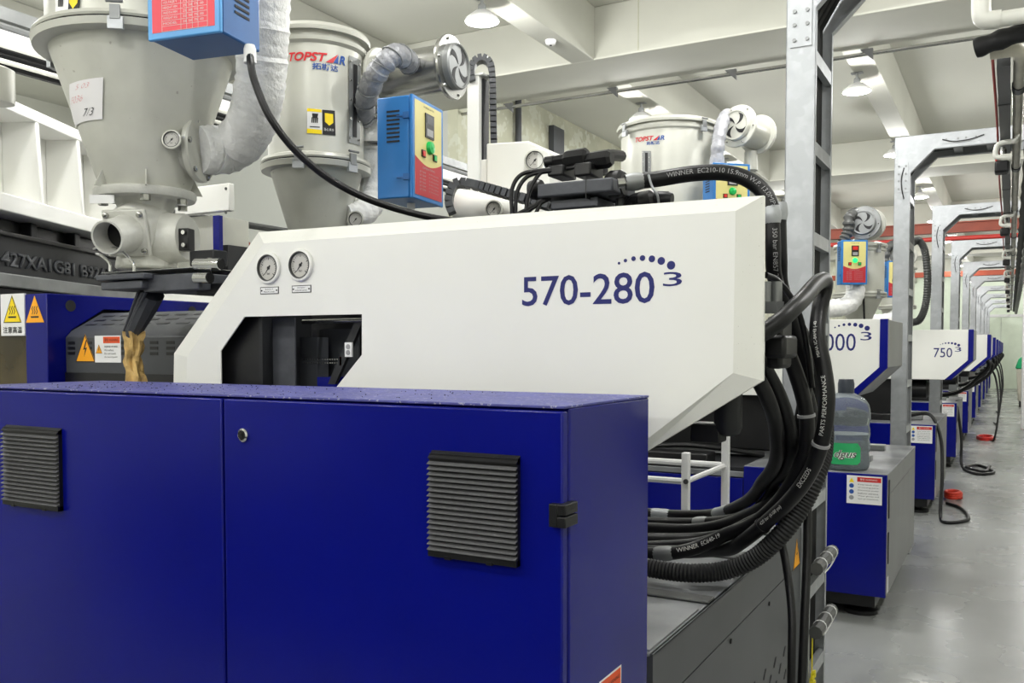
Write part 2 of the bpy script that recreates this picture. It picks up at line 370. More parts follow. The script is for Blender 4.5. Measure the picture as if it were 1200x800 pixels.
part('sleeve', MB().tube(cr([V(-.13, 3.72, zp+.0), V(-.02, 3.7, zp+.02), V(.12, 3.7, zp+.045), V(.5, 3.7, zp+.055)]), [.034+.003*math.sin(i*1.3) for i in range(25)], 20), 'rubber2', t)
tr = thing('cable_duct', 'dark grey cable duct running overhead beside the beige pipe', 'cable duct', (-.04, 3.9, zp))
part('duct', MB().box(-.064, -.018, 3.9, 29.6, zp-.03, zp+.03), 'charcoal', tr)
for k in range(9): part('duct_joint', MB().box(-.066, -.016, 4.5+k*1.2, 4.52+k*1.2, zp-.032, zp+.032), 'blackm', tr)
solo('red_cable', MB().tube([V(-.078+.003*math.sin(k*.9), 3.9+k*.6, zp+.005) for k in range(43)], .006, 6), 'redline', 'thin red cable running overhead along the grey duct', 'cable')
solo('insulated_pipe', MB().tube([V(.082, 3.9+k*.25, zp-.02+.004*(k % 2)) for k in range(104)], [.032+.007*((k*7) % 5 > 2) for k in range(104)], 12), 'rubber2', 'lumpy black insulated pipe running overhead beside the beige pipe', 'pipe')
solo('insulated_pipe', MB().tube([V(.13, 4.4+k*.25, zp-.10+.004*(k % 3)) for k in range(100)], [.03+.009*((k*5) % 7 > 3) for k in range(100)], 12), 'blackm', 'lower black insulated pipe hanging beneath the overhead pipe run', 'pipe')
solo('steel_tube', MB().cyl((-.004, 3.9, zp+.031), (-.004, 29.5, zp+.031), .006, 8), 'steel', 'thin steel tube between grey duct and beige pipe overhead', 'pipe')
# branch fittings at each ladder
def make_branch():
    r = thing('branch_fitting', 'white plastic branch pipe with elbows and a red valve at a cable ladder', 'pipe fitting', (0, 0, 0), 'branch pipes along the overhead pipe run')
    part('branch', MB().tube(cr([V(.012, 0, -.022), V(.006, 0, -.05), V(-.05, 0, -.055), V(-.075, 0, -.07), V(-.08, 0, -.12), V(-.03, 0, -.135)]), .013, 10), 'pvc', r)
    part('sleeve', MB().box(-.085, -.02, -.05, .05, -.21, -.152), 'rubber2', r, bev=.01)
    part('elbow', MB().lathe([(.02, -.02), (.02, .02)], (-.03, 0, -.132), (1, 0, 0), 12), 'pvc', r)
    v = part('valve', MB().lathe([(.012, -.05), (.016, -.03), (.016, .03), (.012, .05)], (-.05, .2, -.09), (0, 0, 1), 10), 'steel', r)
    part('valve_wheel', MB().lathe([(.02, -.006), (.026, 0), (.02, .006)], (-.08, .2, -.09), (1, 0, 0), 10), 'reds', v)
    part('valve_stem', MB().cyl((-.08, .2, -.09), (-.03, .2, -.09), .005, 8), 'steel', v)
    return r
b0 = make_branch(); bpy.context.view_layer.update()
bs = [b0]+[copy_tree(b0) for _ in range(7)]
for k, o in enumerate(bs): o.location = (.0, 5.2+2.88*k, zp); o['label'] = 'white plastic branch pipe and red valve at the '+('second', 'third', 'fourth', 'fifth', 'sixth', 'seventh', 'eighth', 'ninth')[k]+' ladder along the overhead run'
# crane rails
solo('crane_beam', MB().box(-3.9, 2.5, 13.9, 14.02, 2.8, 2.815).box(-3.9, 2.5, 13.95, 13.97, 2.815, 2.93).box(-3.9, 2.5, 13.9, 14.02, 2.93, 2.945).box(-.72, -.69, 13.93, 13.99, 2.945, 3.1), 'crane', 'orange steel crane beam spanning the hall above the machines', 'crane beam')
solo('red_pipe', MB().cyl((-3.9, 13.4, 2.66), (2.5, 13.4, 2.66), .03, 12), 'redline', 'red pipe spanning the hall below the orange crane beam', 'pipe')
solo('crane_beam', MB().box(-3.9, 2.5, 19.9, 20.02, 2.62, 2.72), 'crane', 'plain orange beam farther down the hall behind the ladders', 'crane beam')
# white column and green bin at the far right of the aisle
solo('white_column', MB().box(.16, .5, 15.2, 15.6, 0, ZB), 'sticker', 'white square column beside the far end of the aisle', 'column', None, .01)
bn = thing('wheeled_bin', 'pale wheeled cart with green lid near the end of the aisle', 'bin', (.28, 21, 0))
part('body', MB().prism([(.16, 20.9, .12), (.52, 20.9, .12), (.56, 20.9, .78), (.12, 20.9, .78)], (0, .5, 0)), 'pvcb', bn, bev=.02)
part('lid', MB().prism([(.1, 20.88, .78), (.58, 20.88, .78), (.54, 20.88, .98), (.3, 20.88, 1.08), (.16, 20.88, .98)], (0, .54, 0)), 'bin', bn, bev=.02)
for x in (.2, .46):
    for y in (20.95, 21.35): part('wheel', MB().lathe([(.03, -.02), (.06, -.015), (.06, .015), (.03, .02)], (x, y, .06), (1, 0, 0), 14), 'rubber', bn)
# ================================================================== near control cabinet
CY = 1.13                                    # plane of the doors
xr = P(660, 600, CY).x; xs = P(262, 600, CY).x; zt = P(658, 476, CY).z
xl = xs-.78; CB = 1.47
cab = thing('control_cabinet', 'large royal blue steel control cabinet with two louvred doors', 'cabinet', ((xl+xr)/2, (CY+CB)/2, 0))
part('body', MB().box(xl, xr, CY+.021, CB, .06, zt-.004), 'blue', cab, bev=.003)
part('plinth', MB().box(xl+.02, xr-.02, CY+.05, CB-.02, 0, .06), 'black', cab)
part('top_plate', MB().box(xl, xr, CY+.004, CB, zt-.004, zt), 'bluetop', cab, 'dusty dark blue top plate', .001)
def door(x0, x1): return part('door', MB().box(x0, x1, CY, CY+.018, .08, zt-.007), 'blue', cab, bev=.003)
d1 = door(xs+.0025, xr-.001); d2 = door(xl, xs-.0025)
def grille(dr, pl, ptop, pr, pbot):
    a = P(pl, ptop, CY-.012); b = P(pr, ptop, CY-.012); c = P(pl, pbot, CY-.012)
    x0, x1, z1, z0 = a.x, b.x, a.z, c.z; y1 = CY; y0 = CY-.012
    g = MB().box(x0, x1, y0+.004, y1, z0, z1).prism([(x0, y0, z1-.006), (x0, y1, z1+.004), (x0, y1, z1-.008), (x0, y0, z1-.008)], (x1-x0, 0, 0))
    g.box(x0, x1, y0, y1, z0, z0+.009).box(x0+.03, x0+.04, y0-.001, y1, z0-.002, z0+.003).box(x1-.05, x1-.04, y0-.001, y1, z0-.002, z0+.003)
    gp = part('vent_grille', g, 'black', dr, 'black plastic louvred vent grille')
    n = 17; h = (z1-.009-z0-.009)/n
    sl = part('slat', MB().prism([(x0, y0-.003, z0+.010), (x0, y0-.003, z0+.0112), (x0, y0+.004, z0+.010+h*.55), (x0, y0+.004, z0+.010+h*.35)], (x1-x0, 0, 0)), 'slat', gp)
    for k in range(1, n): inst(sl, 'slat', gp, (0, 0, k*h))
grille(d1, 501, 531, 605, 651); grille(d2, 1, 500, 66, 590)
c = P(286, 509.5, CY)
lk = part('lock', MB().lathe([(.0118, 0), (.0118, .004), (.009, .006), (.008, .004)], c, (0, -1, 0), 24), 'chrome', d1, 'round chrome door lock')
part('lock_core', MB().lathe([(.0078, .002), (.0078, .005)], c, (0, -1, 0), 16).box(c.x-.0035, c.x+.0015, c.y-.0065, c.y-.004, c.z-.004, c.z+.004), 'black', lk)
c = P(655, 603, CY)
part('hinge', MB().box(c.x-.011, c.x+.002, CY-.011, CY+.001, c.z-.0165, c.z+.0165).box(c.x+.002, xr+.009, CY-.011, CY+.03, c.z-.0165, c.z-.001).box(c.x+.002, xr+.009, CY-.011, CY+.03, c.z+.001, c.z+.0165), 'black', d1, 'black plastic door hinge', .0015)
# orange warning sticker low on the side
a = PXp(712, 798, xr); b = PXp(727, 781, xr)
st = part('warning_sticker', MB().box(xr, xr+.0006, a.y-.03, b.y, a.z-.05, b.z), 'orange', cab, 'orange and white warning sticker')
part('sticker_border', MB().box(xr, xr+.0004, a.y-.033, b.y+.003, a.z-.05, b.z+.003), 'sticker', st)
tx = MB(); letters(tx, '警告 WARNING', flat_map((xr+.0009, a.y-.025, b.z-.016), (0, 1, 0), (0, 0, 1)), b.y-a.y+.02, .008); part('sticker_text', tx, 'kink', st)
# plastic granules spilt on the top
gm = MB()
for k in range(230):
    x = random.uniform(-1.9, -.8) if k % 3 else random.gauss(-1.6, .12)
    y = random.uniform(CY+.03, CB-.02); r = random.uniform(.0006, .0017)
    if x < xl+.02 or x > xr-.02: continue
    gm.obox((x, y, zt), (r, r*.3, 0), (-r*.3, r, 0), (0, 0, r))
solo('spilt_granules', gm, 'kink', 'dark plastic granules and dust spilt on the blue cabinet top', 'granules', None, 0, 'stuff')
# ================================================================== near machine: base
BX, BY0, BY1, BZ = -.545, 1.5, 2.795, .656
base = thing('machine_base', 'dark grey machine base with slotted side panel under the white cover', 'machine base', (-2, 2.2, 0))
part('frame', MB().box(-3.6, BX-.006, BY0, BY1, .05, BZ-.006), 'side', base)
part('deck', MB().box(-3.6, BX, BY0, BY1, BZ-.006, BZ), 'deck', base, 'worn grey deck plate', .002)
for y0, y1 in ((1.85, 1.9), (2.28, 2.36), (2.62, 2.66)): part('deck_rail', MB().box(-1.3 if y0 < 2.5 else -.9, BX-.004, y0, y1, BZ, BZ+.006), 'gal_in', base, bev=.003)
part('deck_plate', MB().box(-1.5, BX-.01, 1.51, 1.80, BZ, BZ+.004), 'deck', base, bev=.001)
a = PXp(796, 800, BX); b = PXp(935, 664, BX); zs = (a.z+b.z)/2
part('upper_strip', MB().box(BX-.006, BX, BY0, BY1, zs+.0018, BZ), 'side', base)
pn = part('side_panel', MB().box(BX-.006, BX, BY0, BY1, .06, zs-.0018), 'side', base)
for px, py in ((856, 751), (901, 707)):
    c = PXp(px, py, BX); part('screw', MB().lathe([(.006, 0), (.006, .003), (.002, .004)], c, (1, 0, 0), 12), 'black', pn)
sl = None; c0 = PXp(919, 763, BX); v1 = PXp(908, 776, BX)-c0; v2 = PXp(914, 783, BX)-c0
for i in range(-3, 6):
    for j in range(7):
        c = c0+v1*i+v2*j
        if i+j*.45 > 5 or c.z < .1 or c.y > 2.6: continue
        if sl is None: sl = part('vent_slot', MB().prism([c+V(0, -.013, -.011), c+V(0, -.005, -.012), c+V(0, .013, .007), c+V(0, .013, .012), c+V(0, .005, .012), c+V(0, -.013, -.004)], (.0012, 0, 0)), 'kink', pn); s0 = c
        else: inst(sl, 'vent_slot', pn, c-s0)
for k in range(3): part('foot', MB().lathe([(.06, 0), (.06, .02), (.025, .03), (.025, .06)], (BX-.1, BY0+.15+k*.5, 0), n=20), 'black', base)
def tri_sign(parent, o, u, v, s, m='amber', sym='bolt', border=True):
    """warning triangle; o = bottom-left corner, u/v unit directions, s = width"""
    o, u, v = Vector(o), Vector(u), Vector(v); n = u.cross(v)
    t = part('warning_triangle', MB().prism([o, o+u*s, o+u*(s/2)+v*(s*.92)], n*.0008), m, parent, 'amber warning triangle sticker')
    k = MB(); q = lambda x, y: o+u*(x*s)+v*(y*s)+n*.001
    if sym == 'bolt': k.add([q(.55, .72), q(.40, .40), q(.50, .42), q(.44, .16), q(.60, .48), q(.50, .46), q(.60, .72)], [(0, 1, 2, 5, 6), (2, 3, 4, 5)])
    else:
        k.add([q(.28, .16), q(.72, .16), q(.72, .22), q(.28, .22)], [(0, 1, 2, 3)])
        for x in (.38, .5, .62):
            for a, b, e in ((.28, .38, .03), (.38, .48, -.03), (.48, .56, .03)): k.add([q(x-.02-e, a), q(x+.025-e, a), q(x+.025+e, b), q(x-.02+e, b)], [(0, 1, 2, 3)])
    part('symbol', k, 'kink', t)
    if border:
        b = MB()
        tri = [q(.0, 0), q(1, 0), q(.5, .92)]; ctr = (tri[0]+tri[1]+tri[2])/3
        for i in range(3): a1, a2 = tri[i], tri[(i+1) % 3]; b.add([a1, a2, a2.lerp(ctr, .1), a1.lerp(ctr, .1)], [(0, 1, 2, 3)])
        part('border', b, 'kink', t)
    return t
a = PXp(929.5, 668, BX); b = PXp(939, 668, BX)
tri_sign(base, (BX+.0004, a.y, a.z), (0, 1, 0), (0, 0, 1), (b-a).length*.75)
# ================================================================== near machine: injection unit and its white cover
UY = 1.58; UB = 2.05
iu = thing('injection_unit', 'white chamfered injection unit cover lettered 570-280 with two pressure gauges', 'injection unit', (-1.5, 1.8, BZ))
outer = [(303, 272), (895, 229), (894, 446), (752, 583), (204, 600), (204, 414)]
inner = [(309, 285), (862, 247), (859, 437), (735, 560), (219, 600), (219, 418)]
ZBOT = 1.0
def plane_pts(l, y):
    o = [P(px, py, y) for px, py in l]
    for i in range(len(o)):
        if o[i].z < ZBOT: o[i].z = ZBOT
    return o
YB = UY+.017; UB = YB+.012
oo = plane_pts(outer, YB); ii = plane_pts(inner, UY)
win = [P(px, py, UY) for px, py in ((258.6, 411), (286.5, 371), (424, 368), (424, 415.5), (393, 455))]+[V(0, UY, 0), V(0, UY, 0)]
zb = P(393, 474, UY).z; win[5] = V(P(380, 470, UY).x, UY, zb); win[6] = V(win[0].x, UY, zb)
def face_hole(mb, out, hole):
    tris = geometry.tessellate_polygon([out, hole]); pts = out+hole
    fs = []
    for t in tris:
        n = (pts[t[1]]-pts[t[0]]).cross(pts[t[2]]-pts[t[0]]); fs.append(t if n.y < 0 else t[::-1])
    mb.add(pts, fs)
cv = MB(); face_hole(cv, ii, win)
n = len(win)                               # thickness of the plate round the opening
for i in range(n):
    a, b = win[i], win[(i+1) % n]; cv.add([a, b, b+V(0, .003, 0), a+V(0, .003, 0)], [(0, 1, 2, 3)])
shell = part('cover', cv, 'white', iu, 'white painted cover plate', flat=True)
bv = MB()
for i in range(len(oo)):
    j = (i+1) % len(oo); bv.add([ii[i], oo[i], oo[j], ii[j]], [(0, 1, 2, 3)])
for i in range(len(oo)):
    j = (i+1) % len(oo); bk = V(0, UB-YB, 0); bv.add([oo[i], oo[i]+bk, oo[j]+bk, oo[j]], [(0, 1, 2, 3)])
part('bevelled_rim', bv, 'dusty', shell, 'bevelled rim speckled with dust', flat=True)
wc = sum(win, V(0, 0, 0))/len(win); bp_ = MB(); face_hole(bp_, [p+V(0, UB-YB, 0) for p in oo], [wc+(p-wc)*1.25+V(0, UB-UY, 0) for p in win]); part('back_plate', bp_, 'blackm', shell, flat=True)
# dark inside seen through the opening
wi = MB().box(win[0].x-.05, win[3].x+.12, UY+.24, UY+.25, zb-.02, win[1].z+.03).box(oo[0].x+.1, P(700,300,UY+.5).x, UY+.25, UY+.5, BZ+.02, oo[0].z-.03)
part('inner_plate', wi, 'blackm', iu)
def wbox(x0, x1, y0, y1, d0, d1, m, nm='inner_bracket'):
    a = P(x0, y1, UY+d0); b = P(x1, y0, UY+d0); return part(nm, MB().box(a.x, b.x, UY+d0, UY+d1, a.z, b.z), m, iu)
wbox(252, 304, 362, 462, .03, .035, 'black'); wbox(304, 307, 362, 462, .025, .2, 'blackm')
wbox(308, 345, 372, 458, .06, .065, 'iron'); wbox(352, 372, 395, 470, .12, .16, 'charcoal'); wbox(375, 420, 385, 470, .18, .185, 'charcoal')
wbox(372, 395, 442, 470, .1, .16, 'blue', 'inner_block')
a = P(355, 377, UY+.14); b = P(430, 375, UY+.14); part('rod', MB().cyl(a, b, .006, 12), 'steel', iu)
a = P(415, 378, UY+.05); b = P(384, 450, UY+.05); part('inner_strut', MB().obox(a, (.022, 0, 0), b-a, (0, .01, 0)), 'blackm', iu)
for px, py in ((309.5, 383.5), (311, 437)):
    c = P(px, py, UY+.058); part('bolt', MB().lathe([(.0075, 0), (.007, .006), (.003, .007)], c, (0, -1, 0), 12), 'steel', iu)
a = P(404, 418, UY+.04); b = P(412, 401, UY+.04)
ol = part('socket_plate', MB().box(a.x, b.x, UY+.04, UY+.045, a.z, b.z), 'sticker', iu)
for f in (.3, .7): part('socket_hole', MB().lathe([(.006, 0), (.006, .001)], ((a.x+b.x)/2, UY+.04, a.z+(b.z-a.z)*f), (0, -1, 0), 10), 'sgrey', ol)
a = P(399, 428, UY+.05); part('red_cap', MB().box(a.x-.003, a.x+.003, UY+.05, UY+.056, a.z, a.z+.02), 'reds', iu)
sd = MB()
for k in range(15):
    for q in (421, 425):
        c = P(356+k*2.8, q, UY+.117); sd.box(c.x-.0015, c.x+.0015, c.y, c.y+.002, c.z-.0015, c.z+.0015)
part('perforation', sd, 'steel', iu, kind='stuff')
# pressure gauges
def gauge(parent, c, R, ax, lbl, ticks=True, m='white'):
    ax = Vector(ax).normalized(); t, a, b = frame(ax); u = V(0, 0, 1).cross(ax).normalized(); v = ax.cross(u)
    g = part('pressure_gauge', MB().lathe([(R, 0), (R, R*.14), (R*.96, R*.2), (R*.84, R*.22), (R*.82, R*.02)], c, ax, 36, False), m, parent, lbl)
    part('inner_ring', MB().lathe([(R*.83, R*.24), (R*.77, R*.24), (R*.75, R*.02)], c, ax, 36, False), 'gal_in', g)
    part('dial', MB().lathe([(R*.78, R*.02), (R*.78, R*.06), (.0001, R*.06)], c, ax, 32), 'dial', g)
    k = MB(); c = Vector(c)+ax*(R*.075)
    if ticks:
        for i in range(21):
            an = math.radians(-135+i*13.5); d = u*math.sin(an)+v*math.cos(an); e = ax.cross(d); w_ = R*(.025 if i % 5 == 0 else .014); r0 = R*(.5 if i % 5 == 0 else .56)
            k.add([c+d*r0-e*w_, c+d*r0+e*w_, c+d*R*.66+e*w_, c+d*R*.66-e*w_], [(0, 1, 2, 3)])
        letters(k, 'bar', flat_map(c-u*R*.12-v*R*.42, u, v), R*.24, R*.16)
    an = math.radians(-140); d = u*math.sin(an)+v*math.cos(an); e = ax.cross(d)
    k.add([c-d*R*.2-e*R*.06, c-d*R*.2+e*R*.06, c+d*R*.52+e*R*.012, c+d*R*.52-e*R*.012], [(0, 1, 2, 3)])
    disc(k, c, R*.1, 12, ax, R*.03); part('needle_and_scale', k, 'kink', g); return g
for i, (gx, gy_, nx, ny) in enumerate(((315.5, 314, 316, 340.3), (353, 310.5, 353.5, 338.5))):
    gauge(shell, P(gx, gy_, UY), .0375, (0, -1, 0), 'round pressure gauge in white bezel')
    c = P(nx, ny, UY)
    pl = part('name_plate', MB().box(c.x-.029, c.x+.029, UY-.001, UY, c.z-.0085, c.z+.0085), 'kink', shell, 'small white name plate with black edge')
    part('plate_face', MB().box(c.x-.027, c.x+.027, UY-.0014, UY-.001, c.z-.0068, c.z+.0068), 'sticker', pl)
    tx = MB(); letters(tx, 'SYSTEM P' if i else 'BACK P', flat_map((c.x-.012, UY-.0017, c.z+.001), (1, 0, 0), (0, 0, 1)), .024, .0035)
    letters(tx, 'PRESSURE GAUGE', flat_map((c.x-.017, UY-.0017, c.z-.0045), (1, 0, 0), (0, 0, 1)), .034, .003); part('plate_text', tx, 'kink', pl)
    for s in (-1, 1): part('plate_screw', MB().lathe([(.002, 0), (.002, .001)], (c.x+s*.0235, UY-.0014, c.z), (0, -1, 0), 8), 'black', pl)
# lettering on the cover
def logo(parent, s, Y, box, b3, dots, m='ink'):
    (x0, y1), (x1, y0) = box; yo = Y-.0007
    a = P(x0, y1, Y); b = P(x1, y1, Y); z1 = P((x0+x1)/2, y0, Y).z; z0 = P((x0+x1)/2, y1, Y).z
    tx = MB(); letters(tx, s, flat_map((a.x, yo, z0), (1, 0, 0), (0, 0, 1)), b.x-a.x, z1-z0, .008); o = part('model_number', tx, m, parent, 'dark blue model number lettering', flat=True)
    a = P(b3[0], b3[3], Y); b = P(b3[2], b3[1], Y); tx = MB(); letters(tx, '3', flat_map((a.x, yo, a.z), (1, 0, 0), (0, 0, 1)), b.x-a.x, b.z-a.z, .0); part('superscript', tx, m, o, flat=True)
    for px, py, r in dots:
        c = P(px, py, Y); e = P(px, py+r, Y); d = MB(); disc(d, (c.x, yo+.0005, c.z), abs(c.z-e.z), 20, (0, -1, 0), .0005); part('dot', d, m, o, flat=True)
DOTS = [(725.5, 308.3, 1.6), (733, 305.2, 2.1), (742.5, 303, 2.8), (753, 302.3, 3.4), (764, 303.2, 4), (775, 305.6, 4.6), (786.5, 310.7, 5.1)]
logo(shell, '570-280', UY, ((612, 357), (767, 321)), (777, 318, 799.5, 335.5), DOTS)
# hydraulic motor under the cover
c = P(853, 508, 1.72)
mo = part('hydraulic_motor', MB().lathe([(.012, -.004), (.022, 0), (.027, .012), (.027, .09)], c, (0, 0, 1), 20), 'blackm', iu)
part('motor_flange', MB().box(c.x-.07, c.x-.01, c.y-.02, c.y+.03, c.z-.018, c.z+.02), 'black', iu, bev=.004)
# manifold block on top of the cover
def pb(x0, y0, x1, y1, Y, dep): a = P(x0, y1, Y); b = P(x1, y0, Y); return MB().box(a.x, b.x, Y, Y+dep, a.z, b.z)
vb = part('valve_manifold', pb(629, 207, 718, 232, 1.72, .13), 'iron', iu, 'dark grey hydraulic valve manifold', .004)
part('manifold_seam', pb(686, 206.8, 687, 232.2, 1.7195, .131), 'black', vb)
part('manifold_base', pb(645, 230, 700, 246, 1.74, .1), 'iron', iu, bev=.003)
part('end_cap', MB().lathe([(.022, -.02), (.03, -.01), (.03, .012), (.024, .02)], P(722, 216, 1.78), (1, 0, 0), 16), 'black', iu)
part('end_cap', MB().lathe([(.02, -.015), (.024, 0), (.02, .012)], P(629, 222, 1.78), (1, 0, 0), 16), 'black', iu)
for x0, x1, y0, y1 in ((641, 660, 192, 207), (672, 692, 189, 207)):
    part('solenoid', pb(x0, y0, x1, y1, 1.74, .07), 'black', iu, bev=.004)
for x0, x1, yc in ((664, 683, 187), (691, 712, 189)):
    a = P(x0, yc, 1.775); b = P(x1, yc-1, 1.775)
    q = part('solenoid_coil', MB().lathe([(.012, -.03), (.014, -.005), (.018, 0), (.02, .004), (.02, .045), (.014, .052)], a, (1, 0, .03), 8), 'black', iu)
    part('coil_nut', MB().lathe([(.013, -.05), (.013, -.03)], a, (1, 0, .03), 12), 'black', q)
part('port_block', pb(700, 226, 722, 247, 1.86, .05), 'blackm', iu)
part('elbow_fitting', MB().tube(cr([P(738, 215, 1.8), P(730, 219, 1.82), P(728, 230, 1.82), P(728, 246, 1.82)]), .011, 10), 'galvd', iu)
part('elbow_fitting', MB().tube(cr([P(760, 232, 1.8), P(745, 235, 1.82), P(737, 245, 1.82)]), .016, 10), 'blackm', iu)
a = P(757, 236, 1.8); part('fitting_ring', MB().lathe([(.012, -.02), (.022, -.01), (.022, .014), (.012, .024)], a, (1, 0, .2), 12), 'black', iu)
part('fitting_ring', MB().lathe([(.012, -.02), (.016, -.01), (.016, .014), (.012, .024)], P(775, 233, 1.8), (1, 0, -.1), 12), 'blackm', iu)
# end fittings of the cover, where the hoses join
a = P(906, 330, 1.74); b = P(906, 356, 1.74)
for dx in (-.012, .006): part('crimp_sleeve', MB().cyl(a+V(dx, dx*.5, 0), b+V(dx, dx*.5, 0), .0105, 12), 'galvd', iu)
part('hex_nut', MB().lathe([(.02, 0), (.02, .022)], P(906, 367, 1.74), (0, 0, 1), 6), 'galvd', iu)
part('pump_head', pb(897, 370, 917, 432, 1.72, .09), 'black', iu, bev=.008)
part('pump_head', pb(895, 392, 921, 420, 1.70, .11), 'black', iu, bev=.008)
# ---- barrel guard, platen
PLX = -2.62
gd = thing('barrel_guard', 'charcoal slotted barrel guard with warning signs left of the white cover', 'barrel guard', (-2.3, 1.95, BZ))
ga = PXp(85, 452, PLX+.03)
gy0 = 1.78; gz1 = P(100, 387, gy0).z; gtop = P(120, 367, gy0+.13).z
prof = [(gy0, .9), (gy0, gz1-.02), (gy0+.02, gz1), (gy0+.13, gtop), (gy0+.42, gtop), (gy0+.42, .9)]
xg0, xg1 = P(55.5, 400, 1.72).x-.0005, P(240, 400, gy0).x
part('guard', MB().prism([(xg0, y, z) for y, z in prof], (xg1-xg0, 0, 0)), 'charcoal', gd, 'charcoal sheet guard', .004)
zl = P(120, 437, gy0).z
part('lower_band', MB().box(xg0, xg1, gy0-.003, gy0, .9, zl), 'black', gd)
sl = None
for i in range(3):
    for j in range(9):
        c = P(84+j*19.3, 401.5+i*6.3, gy0); q = V(c.x, gy0-.0006, P(150, 401.5+i*6.3, gy0).z)
        if sl is None: sl = part('vent_slot', MB().box(q.x-.017, q.x+.017, gy0-.001, gy0+.0005, q.z-.0045, q.z+.0045), 'black', gd); s0 = q
        else: inst(sl, 'vent_slot', gd, q-s0)
sl = None; nrm = V(0, -(gtop-gz1), .11).normalized()
for i in range(3):
    for j in range(8):
        f = (.32, .56, .80)[i]; q = V(xg0+.05+j*.083+i*.008, gy0+.02+.11*f, gz1+(gtop-gz1)*f)+nrm*.0004
        if sl is None:
            d = V(0, .11, gtop-gz1).normalized()*.004; sl = part('vent_slot', MB().prism([q-V(.026, 0, 0)-d, q+V(.022, 0, 0)-d, q+V(.026, 0, 0)+d, q-V(.022, 0, 0)+d], nrm*.0006), 'black', gd); s0 = q
        else: inst(sl, 'vent_slot', gd, q-s0)
a = P(89, 424, gy0); b = P(112, 424, gy0); tri_sign(gd, (a.x, gy0-.0004, a.z), (1, 0, 0), (0, 0, 1), b.x-a.x)
a = P(112, 424.5, gy0); b = P(142, 393, gy0)
sg = part('warning_sign', MB().box(a.x, b.x, gy0-.002, gy0, a.z, b.z), 'sticker', gd, 'white warning sign with orange band', .0005)
ws, hs = b.x-a.x, b.z-a.z; F0 = lambda x, y: V(a.x+ws*x, gy0-.0024, a.z+hs*y)
part('sign_band', MB().prism([F0(.34, .72), F0(.97, .72), F0(.97, .96), F0(.34, .96)], (0, -.0003, 0)), 'orange', sg)
tx = MB(); letters(tx, '警告 WARNING', lambda x, y: V(a.x+ws*.4+x, gy0-.003, a.z+hs*.78+y), ws*.52, hs*.12)
for k, l in enumerate(('高温表面 请勿触摸', 'Hot surface.', 'Do not touch', 'the barrel guard.')): letters(tx, l, lambda x, y: V(a.x+ws*.38+x, gy0-.0026, a.z+hs*(.56-k*.13)+y), ws*(.5, .36, .44, .5)[k], hs*.07)
part('sign_text', tx, 'kink', sg)
tri_sign(sg, F0(.05, .34), (1, 0, 0), (0, 0, 1), ws*.24)
# platen
pt = thing('fixed_platen', 'blue painted platen frame with round bolt holes behind the barrel guard', 'platen', (PLX, 2.1, BZ))
pz = P(55, 343.5, 1.72).z; x55 = P(55.5, 400, 1.72).x; x30 = P(30, 400, 1.72).x; PLX = x55
pl_poly = [(x55, 1.72, .9), (x55, 1.72, pz), (x55, 2.62, pz), (x55, 2.62, .9), (x55, 2.4, .9), (x55, 2.4, gtop), (x55, 2.3, gtop+.012), (x55, 1.92, gtop+.012), (x55, 1.80, gz1), (x55, 1.80, .9)]
part('frame', MB().prism(pl_poly, (x30-x55, 0, 0)), 'blue', pt, bev=.003)
part('dark_recess', MB().box(x30-.02, x30, 1.78, 2.5, .9, pz-.03), 'black', pt)
for py, y in ((352, 1.80), (355, 2.05), (358, 2.28)):
    c = V(x55, y, pz-.035); part('bolt_hole', MB().lathe([(.018, 0), (.018, .0008)], c, (1, 0, 0), 16), 'kink', pt)
part('feet', MB().box(x30, x55, 1.74, 2.6, BZ, .9), 'blackm', pt)
a = P(31, 378, 1.72); b = P(52, 378, 1.72); tri_sign(pt, (a.x, 1.7192, a.z), (1, 0, 0), (0, 0, 1), b.x-a.x, 'amber', 'hot', False)
# smoked door left of the platen with its sign
sdx0 = x30-.9
dg = thing('safety_door', 'smoked brown safety door beside the blue platen frame', 'door', (x30-.4, 1.72, BZ))
part('pane', MB().box(sdx0, x30-.004, 1.735, 1.74, .85, P(15, 380, 1.73).z), 'poly', dg)
part('door_rail', MB().box(sdx0, x30-.004, 1.725, 1.745, P(15, 380, 1.73).z, P(15, 348, 1.73).z), 'charcoal', dg)
a = P(2, 393.5, 1.72); b = P(29.2, 343.5, 1.72); b.x = x30-.0006
sg = part('high_temperature_sign', MB().box(a.x, b.x, 1.718, 1.7255, a.z, b.z), 'sticker', dg, 'white sign with yellow triangle reading high temperature', .001)
w_, h_ = b.x-a.x, b.z-a.z
tri_sign(sg, (a.x+w_*.13, 1.7175, a.z+h_*.31), (1, 0, 0), (0, 0, 1), w_*.76, 'yellow', 'hot', True)
tx = MB(); letters(tx, '注意高温', flat_map((a.x+w_*.1, 1.7173, a.z+h_*.06), (1, 0, 0), (0, 0, 1)), w_*.8, h_*.16, .015); part('sign_text', tx, 'kink', sg)
